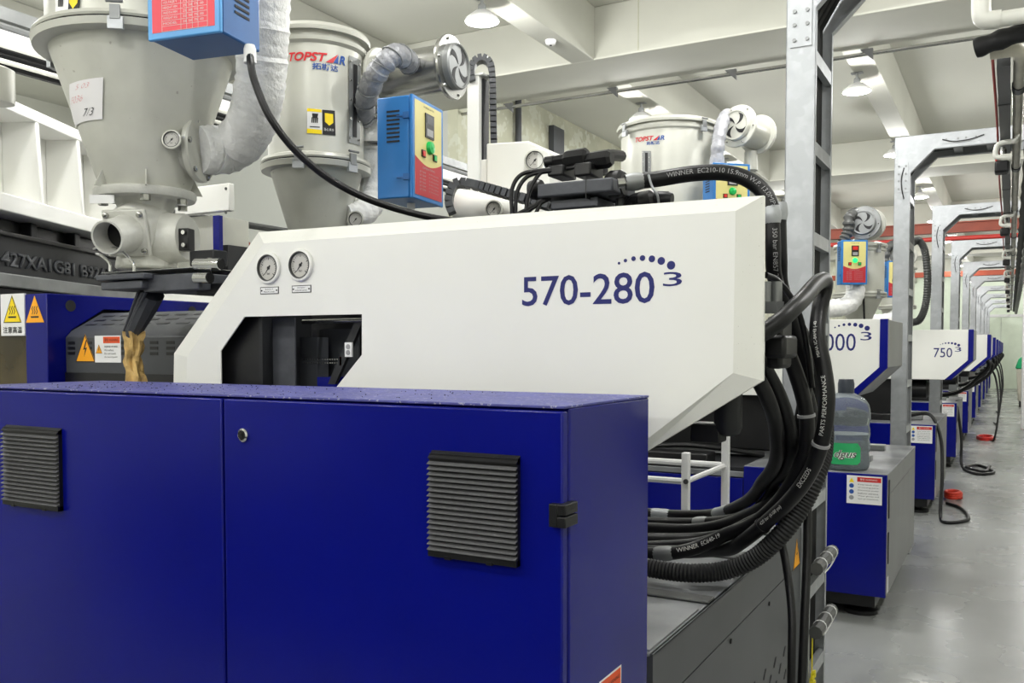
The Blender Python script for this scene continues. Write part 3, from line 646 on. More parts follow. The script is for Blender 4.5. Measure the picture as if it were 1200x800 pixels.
# ================================================================== hopper dryers
def D(px, py, z): return EYE + ray(px, py)*z                        # photo measurement -> point at depth z
def prof_r(prof, z):
    for (r0, z0), (r1, z1) in zip(prof, prof[1:]):
        if min(z0, z1) <= z <= max(z0, z1) and abs(z1-z0) > 1e-6: return r0+(r1-r0)*(z-z0)/(z1-z0)
    return 0
def hit(px, py, c, prof):
    """where the sight line first meets a turned surface"""
    d = ray(px, py); t = 1.0; best = (9, None)
    while t < 12:
        p = EYE+d*t; e = math.hypot(p.x-c[0], p.y-c[1])-prof_r(prof, p.z)
        if e <= .0015: return p
        if e < best[0]: best = (e, p)
        t += .003
    return best[1]
def patch(quad, c, prof, n=5, lift=.002):
    """sheet lying on a turned surface; quad = four photo corners"""
    a, b, e, f = [hit(px, py, c, prof) for px, py in quad]; mb = MB(); vs = []
    for j in range(n+1):
        for i in range(n+1):
            p = a.lerp(b, i/n).lerp(f.lerp(e, i/n), j/n); d = V(p.x-c[0], p.y-c[1], 0)
            k = (prof_r(prof, p.z)+lift)/max(d.length, 1e-6); vs.append(V(c[0]+d.x*k, c[1]+d.y*k, p.z))
    mb.add(vs, [(j*(n+1)+i, (j+1)*(n+1)+i, (j+1)*(n+1)+i+1, j*(n+1)+i+1) for j in range(n) for i in range(n)])
    return mb
def surf_map(quad, c, prof, W_, H_, lift=.003):
    a, b, e, f = [hit(px, py, c, prof) for px, py in quad]
    def g(x, y):
        p = a.lerp(b, x/W_).lerp(f.lerp(e, x/W_), 1-y/H_); d = V(p.x-c[0], p.y-c[1], 0); k = (prof_r(prof, p.z)+lift)/d.length
        return V(c[0]+d.x*k, c[1]+d.y*k, p.z)
    return g
def sub(quad, x0, y0, x1, y1):
    """part of a photo quad (fractions, y down)"""
    q = [Vector(p).to_2d() if len(p) > 2 else Vector(p) for p in quad]
    g = lambda x, y: tuple(q[0].lerp(q[1], x).lerp(q[3].lerp(q[2], x), y)); return [g(x0, y0), g(x1, y0), g(x1, y1), g(x0, y1)]
def hopper_body(root, c, R, ztop, zfl, zbot, rb, lid=True, m='hopper', rim=.022):
    prof = [(R, ztop), (R, zfl), (R+.001, zfl-.001), (rb, zbot)]
    bar = part('barrel', MB().lathe([(R, zfl), (R, ztop)], (c[0], c[1], 0), n=48), m, root)
    part('barrel_rim', MB().lathe([(R, ztop-.05), (R+rim*.5, ztop-.042), (R+rim*.6, ztop-.03), (R, ztop-.026)], (c[0], c[1], 0), n=48), m, bar)
    if lid: part('lid', MB().lathe([(R, ztop-.008), (R+rim, ztop-.012), (R+rim*1.1, ztop), (R+rim*.8, ztop+.012), (R*.9, ztop+.024), (R*.5, ztop+.034), (.001, ztop+.036)], (c[0], c[1], 0), n=48), m, root)
    part('cone', MB().lathe([(rb, zbot), (R, zfl)], (c[0], c[1], 0), n=48), 'hopperd', root)
    part('flange', MB().lathe([(R-.004, zfl-.022), (R+rim, zfl-.02), (R+rim*1.15, zfl-.003), (R+rim, zfl-.001)], (c[0], c[1], 0), n=48), m, root)
    part('flange', MB().lathe([(R+rim, zfl+.003), (R+rim*1.1, zfl+.008), (R+rim*.9, zfl+.018), (R-.002, zfl+.026)], (c[0], c[1], 0), n=48), m, root)
    part('gasket', MB().lathe([(R+rim*.9, zfl-.002), (R+rim*.9, zfl+.004)], (c[0], c[1], 0), n=40), 'black', root)
    return prof
def clamp(root, c, R, z, ang):
    d = V(math.cos(ang), math.sin(ang), 0); e = V(-d.y, d.x, 0); o = V(c[0], c[1], z)+d*R
    k = part('clamp', MB().obox(o-e*.018+V(0, 0, -.035), e*.036, d*.012, (0, 0, .03)), 'galv', root, 'steel toggle clamp')
    part('clamp_hook', MB().obox(o-e*.012+V(0, 0, -.012)+d*.006, e*.024, d*.008, (0, 0, .035)).cyl(o+d*.014-e*.02+V(0, 0, .03), o+d*.014+e*.02+V(0, 0, .03), .004, 8), 'galvd', k)
def bolt_ring(root, c, ax, r, n, s=.008, m='steel', a0=.4):
    t, a, b = frame(Vector(ax))
    for k in range(n):
        an = 2*math.pi*k/n+a0; part('bolt', MB().lathe([(s, 0), (s, s*.7), (s*.4, s)], Vector(c)+(a*math.cos(an)+b*math.sin(an))*r, ax, 8), m, root)
def hazard(root, c, prof, quad):
    s1 = part('hazard_sticker', patch(quad, c, prof), 'sticker', root, 'warning sticker with black hand and yellow arrow')
    part('yellow_band', patch(sub(quad, 0, .82, .52, 1), c, prof, lift=.0026), 'yellow', s1)
    part('yellow_band', patch(sub(quad, 0, 0, .52, .12), c, prof, lift=.0026), 'yellow', s1)
    part('black_half', patch(sub(quad, .54, 0, 1, 1), c, prof, lift=.0026), 'kink', s1)
    f = surf_map(quad, c, prof, 1, 1, .0034); y = MB(); y.add([f(*p) for p in ((.62, .85), (.92, .85), (.92, .5), (.77, .36), (.62, .5))], [(0, 4, 3, 2, 1)]); part('yellow_arrow', y, 'yellow', s1, flat=True)
    h = MB()
    h.add([f(*p) for p in ((.2, .62), (.36, .62), (.4, .8), (.18, .8))], [(0, 1, 2, 3)])
    for k in range(4): x = .16+k*.06; h.add([f(*p) for p in ((x, .42), (x+.035, .42), (x+.05, .64), (x+.005, .64))], [(0, 1, 2, 3)])
    h.add([f(*p) for p in ((.1, .24), (.44, .24), (.44, .28), (.1, .28))], [(0, 1, 2, 3)]); part('hand_symbol', h, 'kink', s1, flat=True)
    tx = MB(); letters(tx, '当心夹手', lambda x, y: f(.58+x, .14+y), .36, .12); part('sticker_text', tx, 'wink', s1, flat=True)
def topstar(root, c, prof, quad):
    f = surf_map(quad, c, prof, 1, 1, .003); a = MB(); letters(a, 'TOPST', lambda x, y: f(x, .46+y), .65, .5, .03, .25); o = part('brand_lettering', a, 'red', root, 'red and blue brand lettering', flat=True)
    b = MB(); letters(b, 'R', lambda x, y: f(.86+x, .46+y), .14, .5, .03, .2); letters(b, '拓斯达', lambda x, y: f(.42+x, y), .42, .38, .02); part('brand_lettering', b, 'lblue', o, flat=True)
    t = MB(); t.add([f(*p) for p in ((.62, .46), (.74, .46), (.84, 1))], [(0, 1, 2)]); part('brand_triangle', t, 'red', o, flat=True)
    t = MB(); t.add([f(*p) for p in ((.75, .48), (.84, .48), (.845, .98))], [(0, 1, 2)]); part('brand_triangle', t, 'lblue', o, flat=True)
def sight(root, c, prof, quad):
    s = part('sight_glass', patch(quad, c, prof, 4, .004), 'galvd', root, 'tall steel framed sight glass')
    part('glass_strip', patch(sub(quad, .34, .08, .66, .92), c, prof, 4, .006), 'kink', s)
    for j in range(5):
        for x in (.14, .86):
            q = sub(quad, x-.01, .06+j*.22, x+.01, .07+j*.22); p = hit(q[0][0], q[0][1], c, prof); d = V(p.x-c[0], p.y-c[1], 0).normalized()
            part('screw', MB().lathe([(.004, 0), (.003, .003)], p+d*.004, d, 8), 'chrome', s)
def blower(root, cf, n, R, L, fan_m='hopper', body='steel'):
    """hot-air blower: cf = centre of the intake flange, n = outward axis"""
    n = Vector(n).normalized(); t, a, b = frame(n)
    o = part('blower', MB().lathe([(R*.72, -L), (R*.74, -L+.01), (R*.74, 0)], cf, n, 40), body, root, 'polished steel blower drum')
    part('rear_flange', MB().lathe([(R*.95, -L-.012), (R*.98, -L-.004), (R*.95, -L+.006)], cf, n, 40), 'hopper', o)
    part('intake_flange', MB().lathe([(R*.74, -.004), (R, -.004), (R*1.01, .004), (R*.98, .01), (R*.74, .01)], cf, n, 40), body, o)
    part('intake_ring', MB().lathe([(R*.72, .008), (R*.72, .03), (R*.68, .036), (R*.64, .034), (R*.62, .02)], cf, n, 40, False), 'galvd' if body == 'steel' else body, o)
    part('intake_disc', MB().lathe([(R*.65, .02), (R*.65, .03), (.0001, .03)], cf, n, 36), fan_m, o)
    for k in range(4):
        an = k*math.pi/2+.3; pts = []
        for i in range(7): q = i/6; pts.append((R*(.06+.53*q), an+.45*q*q))
        for i in range(1, 7): q = i/6; pts.append((R*.59, an+.45+q*.55))
        for i in range(1, 6): q = 1-i/6; pts.append((R*(.06+.53*q), an+.2+.75*q**1.3))
        c0 = Vector(cf)+n*.0302
        part('fan_opening', MB().prism([c0+(a*math.cos(th)+b*math.sin(th))*r for r, th in pts], n*.0012), 'kink', o)
    bolt_ring(o, Vector(cf)+n*.01, n, R*.87, 6, .005, 'steel')
    return o
def control_box(root, o, u, w, h, d, style='khaki', m='boxblue', lit=False, side=True, gland=True):
    o = Vector(o); u = Vector(u).normalized(); z = V(0, 0, 1); n = u.cross(z); f = lambda x, y, e=0: o+u*(x*w)+z*(y*h)+n*e
    bx = part('control_box', MB().obox(o-n*d, u*w, n*(d-.012), z*h), m, root, 'blue metal control box', .004)
    dr = part('box_door', MB().obox(o-n*.011-u*.002-z*.002, u*(w+.004), n*.011, z*(h+.004)), m if style == 'khaki' else 'boxsky', bx, None, .003)
    def rect(nm, x0, y0, x1, y1, m, e=.0006, par=dr): return part(nm, MB().prism([f(x0, y0), f(x1, y0), f(x1, y1), f(x0, y1)], n*e), m, par)
    if style == 'khaki':
        rect('panel_face', .06, .04, .94, .97, 'panely')
        k = MB(); pts = [f(.06, .04, .0007), f(.94, .04, .0007)]+[f(.94-.88*i/12, .42-.07*math.sin(math.pi*i/12), .0007) for i in range(13)]; k.prism(pts, n*.0004); part('panel_face', k, 'panelr', dr)
        tx = MB(); letters(tx, 'HOPPER DRYER', lambda x, y: f(.34, .925, .0012)+u*x+z*y, w*.34, h*.018)
        part('panel_text', tx, 'kink', dr, flat=True)
        tx = MB(); letters(tx, 'OPERATING', lambda x, y: f(.3, .315, .0014)+u*x+z*y, w*.4, h*.02)
        for i in range(6):
            for j, (x, ww) in enumerate(((.2, .2), (.5, .32))): letters(tx, ('SET TEMP', 'ON / OFF to start and stop')[j], lambda a, b, x=x: f(x, .27-i*.035, .0014)+u*a+z*b, w*ww, h*.018)
        part('panel_text', tx, 'sgrey', dr, flat=True)
        q = rect('display', .38, .64, .66, .88, 'black', .004); rect('display_window', .42, .78, .62, .86, 'reds' if lit else 'charcoal', .0045, q); rect('display_keys', .42, .66, .62, .73, 'sgrey', .0045, q)
        c = f(.52, .545); g = part('indicator_lamp', MB().lathe([(w*.10, 0), (w*.10, .004), (w*.085, .012), (.0001, .015)], c, n, 20), 'greenlit' if lit else 'green', dr, 'round green lamp')
        rect('rocker_switch', .26, .43, .38, .50, 'black', .004); rect('rocker_switch', .28, .44, .36, .49, 'reds', .006); rect('rocker_switch', .64, .43, .76, .50, 'black', .004); rect('rocker_switch', .66, .44, .74, .49, 'green', .006)
    else:
        rect('panel_face', .06, .04, .94, .97, 'redp')
        tx = MB()
        for i, l in enumerate(('CAPACITY KG', 'HEATER KW', 'BLOWER W', 'VOLTAGE V', 'HEIGHT MM', 'WIDTH MM', 'WEIGHT KG', 'MODEL')):
            y = .34-i*.036; letters(tx, l, lambda a, b: f(.22, y, .001)+u*a+z*b, w*.2, h*.016)
            for j, v in enumerate(('25', '50', '75', '100')): letters(tx, v, lambda a, b: f(.5+j*.08, y, .001)+u*a+z*b, w*.05, h*.016)
        for i in range(10): tx.prism([f(.2, .365-i*.036, .0008), f(.84, .365-i*.036, .0008), f(.84, .367-i*.036, .0008), f(.2, .367-i*.036, .0008)], n*.0003)
        for x in (.2, .47, .55, .63, .71, .84): tx.prism([f(x, .04, .0008), f(x+.004, .04, .0008), f(x+.004, .37, .0008), f(x, .37, .0008)], n*.0003)
        part('panel_text', tx, 'wink', dr, flat=True)
    # louvres and latches on the sides
    for sgn, o2 in ((-1, o), (1, o+u*w)):
        k = None
        for i in range(8):
            c = o2-n*(d*.72)+z*(h*((.55 if style == 'khaki' else .18)+.042*i))+u*(sgn*.0006)
            if k is None: k = part('louvre', MB().prism([c, c+n*(d*.36), c+n*(d*.36)+z*(h*.018), c+z*(h*.018)], u*(sgn*.001)), 'kink', bx); c0 = c
            else: inst(k, 'louvre', bx, c-c0)
        if side and sgn < 0:
            for y in (.2, .8):
                c = o2-n*.03+z*(h*y); l = part('latch', MB().obox(c-z*.008, n*.02, u*(-.006), z*.018).obox(c-n*.022-z*.002, n*.03, u*(-.004), z*.004), 'boxblue2', bx)
    if gland: part('cable_gland', MB().lathe([(.012, 0), (.012, -.015), (.009, -.02), (.009, -.03)], f(.5, 0)-n*(d*.5), (0, 0, 1), 12), 'sticker', bx)
    return bx
def ribbed(path, r, step=2, amp=.06, n=14):
    """spiral-ribbed duct"""
    return MB().tube(path, [r*(1+amp*(1 if (i//step) % 2 else -1)) for i in range(len(path))], n)
def helix(path, r, turns, w_=.0022):
    fr = frames(path); n = len(path); o = []
    for i, (p, (t, a, b)) in enumerate(zip(path, fr)): an = 2*math.pi*turns*i/n; o.append(p+(a*math.cos(an)+b*math.sin(an))*r)
    return MB().tube(o, w_, 5)
# ---------------- dryer with the paper note (near left)
c1 = P(168, 60, 1.70); z_f = c1.z; zb1 = P(175, 224, 1.70).z; C1 = (c1.x, c1.y)
h1 = thing('hopper_dryer', 'large grey hopper dryer with a handwritten paper note on its cone', 'hopper dryer', (c1.x, c1.y, P(170, 345, 1.7).z))
p1 = hopper_body(h1, C1, .243, z_f+.62, z_f, zb1, .115, True, 'hopper', .03)
q = [(82, 99), (122, 91), (121, 140), (88, 150)]
pn = part('paper_note', patch(q, C1, p1, 6, .003), 'paper', h1, 'white paper note with red handwriting')
f = surf_map(q, C1, p1, 1, 1, .0045); tx = MB()
letters(tx, '5/03', lambda x, y: f(.3+x, .8+y), .38, .11, -.03, .3); letters(tx, 'F036', lambda x, y: f(.14+x, .5+y), .4, .15, -.03, .3); part('handwriting', tx, 'red', pn, flat=True)
tx = MB(); letters(tx, '7/3', lambda x, y: f(.58+x, .12+y), .24, .18, -.01, .3); part('handwriting', tx, 'kink', pn, flat=True)
hazard(h1, C1, p1, [(66, -22), (96, -22), (94, 30), (65, 31)])
clamp(h1, C1, .27, z_f, math.radians(200)); clamp(h1, C1, .27, z_f, math.radians(-52))
nd = V(.92, .39, 0); cf = V(C1[0], C1[1], P(200, 172, 1.70).z)
part('air_inlet', MB().cyl(cf, cf+nd*.15, .07, 24), 'hopper', h1)
fl = part('inlet_flange', MB().lathe([(.088, -.008), (.09, -.004), (.09, .006), (.086, .01)], cf+nd*.155, nd, 32), 'hopper', h1)
bolt_ring(fl, cf+nd*.165, nd, .078, 6, .008, 'steel')
pth = cr([cf+nd*.15, D(268, 174, 2.54), D(292, 150, 2.47), D(304, 105, 2.4), D(308, 55, 2.36), D(310, 0, 2.33), D(311, -90, 2.3)], 10)
part('air_duct', MB().tube(pth, [.066*(1+.03*math.sin(i*2.6)+.015*math.sin(i*.9)) for i in range(len(pth))], 24), 'cloth', h1, 'white fabric sleeved air duct')
part('duct_tie', MB().tube([pth[4], pth[5]], .0685, 20), 'sticker', h1)
tv = V(.5, -.85, .1); gc = hit(206, 168, C1, p1)+tv*.03
gauge(h1, gc, .026, tv, 'small round thermometer dial', True, 'hopper'); part('dial_stem', MB().cyl(gc, gc-tv*.1, .018, 12), 'hopper', h1)
# control box above
A = PZ(257, 36, 1.89); B = PZ(174, 47, 1.89); u = (A-B); u.z = 0
control_box(h1, B, u, u.length, .32, .153, 'red', 'boxblue2', False, False, False)
cbp = cr([D(293, 62, 2.02), D(294, 76, 2.0), D(300, 100, 2.0), D(318, 140, 2.0), D(350, 180, 2.03), D(395, 215, 2.08), D(450, 240, 2.15), D(520, 257, 2.25), D(600, 262, 2.4)])
part('power_cable', MB().tube(cbp, .0085, 10), 'rubber', h1, 'thick black power cable')
part('gland', MB().lathe([(.014, 0), (.014, .03), (.011, .04)], D(293, 74, 2.02), (0, 0, 1), 14), 'sticker', h1)
# cast throat under the cone
zA, zB_ = P(170, 229, 1.7).z, P(170, 316, 1.7).z
part('neck', MB().lathe([(.115, zb1), (.118, zA+.008)], (C1[0], C1[1], 0), n=32), 'hopperd', h1)
for an in (.9, 3.4, 4.6, 5.6):
    d = V(math.cos(an), math.sin(an), 0); o = V(C1[0], C1[1], zA+.006); e = V(-d.y, d.x, 0)*.004
    part('web', MB().prism([o+d*.10, o+d*.15, o+d*.115+V(0, 0, .07), o+d*.105+V(0, 0, .07)], e), 'hopper', h1)
tf = part('throat_flange', MB().lathe([(.13, -.008), (.134, 0), (.134, .012), (.13, .016)], (C1[0], C1[1], zA-.006), n=36), 'cast', h1)
for an in (.3, 1.4, 2.7, 3.8, 4.7, 5.6): part('bolt', MB().lathe([(.013, -.03), (.013, -.01), (.01, -.008)], (C1[0]+.112*math.cos(an), C1[1]+.112*math.sin(an), zA), n=6), 'steel', tf)
part('tag_plate', MB().obox(D(105, 238, 2.38), rt*.065, fw*.004, (0, 0, .022)), 'sticker', h1)
x0, y0 = C1
th = MB(); th.lathe([(.085, zB_), (.08, zB_+.03), (.072, zB_+.05), (.072, zA-.05), (.08, zA-.02), (.09, zA-.006)], (x0, y0, 0), n=8)
part('throat_casting', th, 'cast', h1, 'grey cast throat body', .008)
sd_ = (D(122, 281, 2.3)-V(x0, y0, P(170, 270, 1.7).z)).normalized(); so = V(x0, y0, P(170, 268, 1.7).z)
part('spout_boss', MB().lathe([(.085, 0), (.08, .05), (.07, .09)], so, sd_, 24), 'cast', h1, bev=.004)
t_, a_, b_ = frame(sd_)
pp = part('spout_plate', MB().obox(so+sd_*.09-a_*.062-b_*.062, a_*.124, b_*.124, sd_*.012), 'cast', h1, None, .004)
for s1 in (-1, 1):
    for s2 in (-1, 1): part('bolt', MB().lathe([(.008, 0), (.008, .008), (.004, .01)], so+sd_*.102+a_*.048*s1+b_*.048*s2, sd_, 8), 'steel', pp)
part('spout', MB().lathe([(.05, .1), (.046, .12), (.044, .19), (.039, .19), (.038, .11)], so, sd_, 28), 'cast', h1)
part('spout_bore', MB().lathe([(.038, .12), (.038, .125)], so, sd_, 20), 'black', h1)
part('side_boss', MB().lathe([(.07, 0), (.07, .08), (.066, .1), (.066, .12), (.06, .13)], V(x0, y0, zB_+.085), (.9, .25, 0), 28), 'cast', h1)
bo = V(x0, y0, zB_+.055)+V(.9, .25, 0)*.15
bb = part('clamp_block', MB().obox(bo+V(-.02, -.05, -.01), (.05, .014, 0), (-.008, .03, 0), (0, 0, .06)), 'black', h1, 'black bolted clamp block', .003)
for i in range(2):
    for j in range(2): part('bolt', MB().lathe([(.006, 0), (.006, .004)], bo+V(-.01+i*.03, -.052+i*.009, .004+j*.034), (.25, -.95, 0), 8), 'chrome', bb)
def gb(x0, y0, x1, y1, Y, dep, m, nm, lbl=None, par=None): return part(nm, pb(x0, y0, x1, y1, Y, dep), m, par or h1, lbl, .003)
gb(119, 313, 230, 319.5, 1.58, .26, 'cast', 'throat_base')
gb(112, 319, 168, 329, 1.55, .2, 'iron', 'slide_plate', 'dark grey slide plate'); gb(118, 328, 166, 340, 1.56, .2, 'iron', 'slide_plate')
gb(168, 319, 232, 342, 1.58, .26, 'iron', 'slide_plate'); gb(230, 331, 262, 346, 1.62, .2, 'blackm', 'slide_rail')
gb(222, 292, 250, 312, 1.70, .05, 'blackm', 'cylinder_block')
for y in (309.5, 325.5):
    a = P(230, y, 1.585); b = P(259 if y < 320 else 246, y, 1.585)
    k = part('chrome_rod', MB().cyl(a, b, .0145, 16), 'chrome', h1); part('rod_end', MB().lathe([(.012, 0), (.012, .001)], b, (1, 0, 0), 14), 'black', k)
part('rod_wire', MB().tube(cr([P(240, 308, 1.605), P(243, 303, 1.605), P(250, 305, 1.60), P(247, 318, 1.60), P(244, 330, 1.605)]), .002, 6), 'chrome', h1)
for pts in ([(110, 292), (116, 290), (134, 291), (146, 297), (156, 308), (157, 318)], [(113, 297), (120, 300), (128, 308), (129, 318)]):
    part('handle_rod', MB().tube(cr([P(px, py, 1.57) for px, py in pts]), .004, 8), 'chrome', h1)
a = P(178, 343, 1.64); b = P(155, 392, 1.66)
ch = MB().tube([a, a.lerp(b, .3), b], [.034, .032, .021], 10)
part('purge_chute', ch, 'iron', h1, 'dark rubber purge chute')
for dx in (-.012, .008, .02): part('chute_rib', MB().tube([a+V(dx, -.034, 0), b+V(dx*.5, -.021, .01)], .004, 6), 'iron', h1)
rg = []; z0_ = P(157, 458, 1.66).z; z1_ = P(157, 388, 1.66).z; n_ = 26; vs = []
for j in range(13):
    f_ = j/12; zc_ = z1_+(z0_-z1_)*f_; cx = P(157+1.5*math.sin(j*.8), 420, 1.66).x
    for i in range(n_):
        an = 2*math.pi*i/n_; r = (.026-.006*math.sin(f_*math.pi)+.004*f_)*(1+.26*math.sin(5*an+j*.5)+.16*math.sin(9*an-j*.9)+.1*math.sin(j*2.2))
        if j == 0: r *= 1.12
        vs.append(V(cx+r*math.cos(an), 1.66+r*math.sin(an)*.8, zc_))
rag = MB().add(vs, [(j*n_+(i+1) % n_, j*n_+i, (j+1)*n_+i, (j+1)*n_+(i+1) % n_) for j in range(12) for i in range(n_)])
part('rag', rag, 'tan', h1, 'crumpled tan rag tied round the chute')
# ---------------- dryer with polished blower (behind the cover)
c2 = P(371, 197, 2.35); C2 = (c2.x, c2.y); zt2 = P(371, 50, 2.35).z
h2 = thing('hopper_dryer', 'grey hopper dryer with red and blue lettering beside a polished blower', 'hopper dryer', (c2.x, c2.y, 1.35))
p2 = hopper_body(h2, C2, .158, zt2, c2.z, P(371, 300, 2.35).z, .07)
topstar(h2, C2, p2, [(339, 61), (404, 66), (404, 87), (339, 82)])
sight(h2, C2, p2, [(408, 65), (422, 71), (421, 171), (408, 167)])
hazard(h2, C2, p2, [(360, 127), (392, 130), (393, 159), (360, 156)])
clamp(h2, C2, .175, c2.z, math.radians(-67)); clamp(h2, C2, .175, c2.z, math.radians(-10)); clamp(h2, C2, .17, zt2-.02, math.radians(-140))
part('base_block', MB().box(C2[0]-.08, C2[0]+.08, C2[1]-.08, C2[1]+.08, 1.2, P(371, 300, 2.35).z), 'cast', h2, None, .01)
part('stand', MB().box(C2[0]-.05, C2[0]+.05, C2[1]-.05, C2[1]+.05, BZ, 1.2), 'cast', h2)
cf = D(528, 79, 2.95); bw = blower(h2, cf, (1, .05, 0), .103, .27, 'galvd')
pth = cr([D(482, 78, 2.95), D(474, 68, 2.86), D(462, 65, 2.80), D(447, 78, 2.80), D(436, 97, 2.84), D(429, 116, 2.92), D(426, 140, 3.05)], 14)
part('foil_duct', ribbed(pth, .034, 5, .05), 'foil', h2, 'silver foil duct wound with wire'); part('duct_wire', helix(cr([D(482, 78, 2.95), D(474, 68, 2.86), D(462, 65, 2.80), D(447, 78, 2.80), D(436, 97, 2.84), D(429, 116, 2.92), D(426, 140, 3.05)], 24), .0355, 8), 'galvd', h2)
part('duct_collar', MB().lathe([(.05, -.03), (.05, .0), (.058, .005), (.058, .012)], D(447, 78, 3.12), (.3, .1, 1), 24), 'steel', h2)
pth = cr([D(437, 110, 3.12), D(437, 160, 3.12), D(437, 215, 3.12), D(434, 240, 3.1), D(420, 252, 3.05), D(405, 254, 3.02)], 10)
part('return_duct', ribbed(pth, .045, 2, .03, 18), 'cloth', h2, 'white sleeved return duct')
for y in (130, 138, 168): part('pipe_band', MB().cyl(D(424, y, 3.05), D(452, y, 3.05), .009, 8), 'steel', h2)
gauge(h2, D(417, 257, 2.96), .028, V(.35, -.93, 0), 'small round thermometer dial', False, 'hopper')
def cw(xc, zc): return V(.8746*xc-.4848*zc, .8746*zc+.4848*xc, 0)
mid = cw(-.29, 2.65); ud = cw(.37, .93).normalized(); zb2 = D(484, 232, 2.65).z
control_box(h2, V(mid.x, mid.y, zb2), ud, .2, .298, .12, 'khaki', 'boxblue')
# ---------------- dryer on the second machine
c3 = P(783, 152, 4.75); C3 = (c3.x, c3.y)
h3 = thing('hopper_dryer', 'wide grey hopper dryer with small sight glass above the valve manifold', 'hopper dryer', (c3.x, c3.y, 1.4))
p3 = hopper_body(h3, C3, .255, c3.z, P(783, 268, 4.75).z, P(783, 330, 4.75).z, .1)
topstar(h3, C3, p3, [(745, 161), (779, 158), (779, 169), (745, 172)])
sight(h3, C3, p3, [(753, 177), (763, 177), (763, 204), (753, 203)])
for an in (-125, -30): clamp(h3, C3, .275, c3.z-.03, math.radians(an))
part('lid_knob', MB().lathe([(.012, .03), (.012, .05), (.04, .055), (.04, .065), (.001, .068)], (C3[0]-.12, C3[1], c3.z), n=16), 'galvd', h3)
part('stand', MB().box(C3[0]-.1, C3[0]+.1, C3[1]-.1, C3[1]+.1, 1.333, P(783, 330, 4.75).z), 'cast', h3, None, .01)
fr_, bk_ = D(865, 148, 4.62), D(897, 162, 4.82)
blower(h3, fr_, fr_-bk_, .108, .2, 'hopper', 'hopper')
part('blower_stand', MB().cyl(D(880, 178, 4.78), D(880, 200, 4.78), .035, 16), 'hopper', h3)
part('foil_duct', ribbed(cr([D(852, 134, 4.7), D(846, 146, 4.6), D(842, 165, 4.55), D(840, 195, 4.55), D(840, 250, 4.55)], 12), .034, 3, .06), 'foil', h3, 'silver foil duct wound with wire')
a = D(836, 262, 4.45); ud = (D(878, 262, 4.5)-a); ud.z = 0
control_box(h3, a, ud, ud.length, .3, .12, 'khaki', 'boxblue', False)
part('black_hose', MB().tube(cr([D(706, 205, 4.3), D(707, 190, 4.3), D(714, 182, 4.35), D(728, 183, 4.5)]), .028, 10), 'rubber', h3)
# ---------------- dryers farther down the row
def far_dryer(px, Y, ytop, yfl, R, box, fan, label, s=1):
    c = P(px, ytop, Y); C = (c.x, c.y); h = thing('hopper_dryer', label, 'hopper dryer', (c.x, c.y, 1.3))
    zf = P(px, yfl, Y).z; zbo = zf-.25
    pr = hopper_body(h, C, R, c.z, zf, zbo, .07)
    part('stand', MB().box(C[0]-.08, C[0]+.08, C[1]-.08, C[1]+.08, 1.333, zbo), 'cast', h, None, .01)
    clamp(h, C, R+.015, zf, math.radians(-40)); clamp(h, C, R+.015, c.z-.03, math.radians(-40))
    bx, by, bw_, bh, bz = box; a = D(bx, by, bz); ud = D(bx+bw_, by, bz)-a; ud.z = 0
    control_box(h, a, ud, ud.length, bh, .1, 'khaki', 'boxblue', True)
    part('power_cable', MB().tube([D(bx+bw_*.85, by, bz+.1), D(bx+bw_*.9, by+45, bz+.1)], .008, 8), 'rubber', h)
    fx, fy, fz, fr = fan; f0 = D(fx, fy, fz); f1 = D(fx+10, fy+3, fz+.2); blower(h, f0, f0-f1, fr, .16, 'galvd', 'galvd')
    part('blower_stand', MB().cyl(D(fx-3, fy+10, fz+.12), D(fx-3, fy+24, fz+.12), .05, 14), 'galvd', h)
    part('foil_duct', ribbed(cr([D(fx-8, fy-13, fz+.1), D(fx-17, fy-6, fz), D(fx-19, fy+10, fz), D(fx-24, fy+22, fz)], 10), .04, 2, .12), 'gal_in', h)
    part('return_duct', ribbed(cr([D(bx+16, by-2, bz+.15), D(bx+16, by+12, bz+.12), D(bx+8, by+24, bz+.1), D(bx-8, by+28, bz+.1), D(bx-24, by+28, bz+.1)], 10), .07, 2, .03, 16), 'cloth', h, 'white sleeved return duct')
    return h
far_dryer(1008, 7.65, 289, 346, .183, (986, 333, 30, .335, 6.87), (1012.5, 261, 6.93, .127), 'grey hopper dryer with lit green lamp above the second white cover')
far_dryer(1052, 10.3, 315, 360, .165, (1040, 348, 20, .36, 9.0), (1056, 298, 9.2, .115), 'small grey hopper dryer half hidden behind a galvanised ladder')
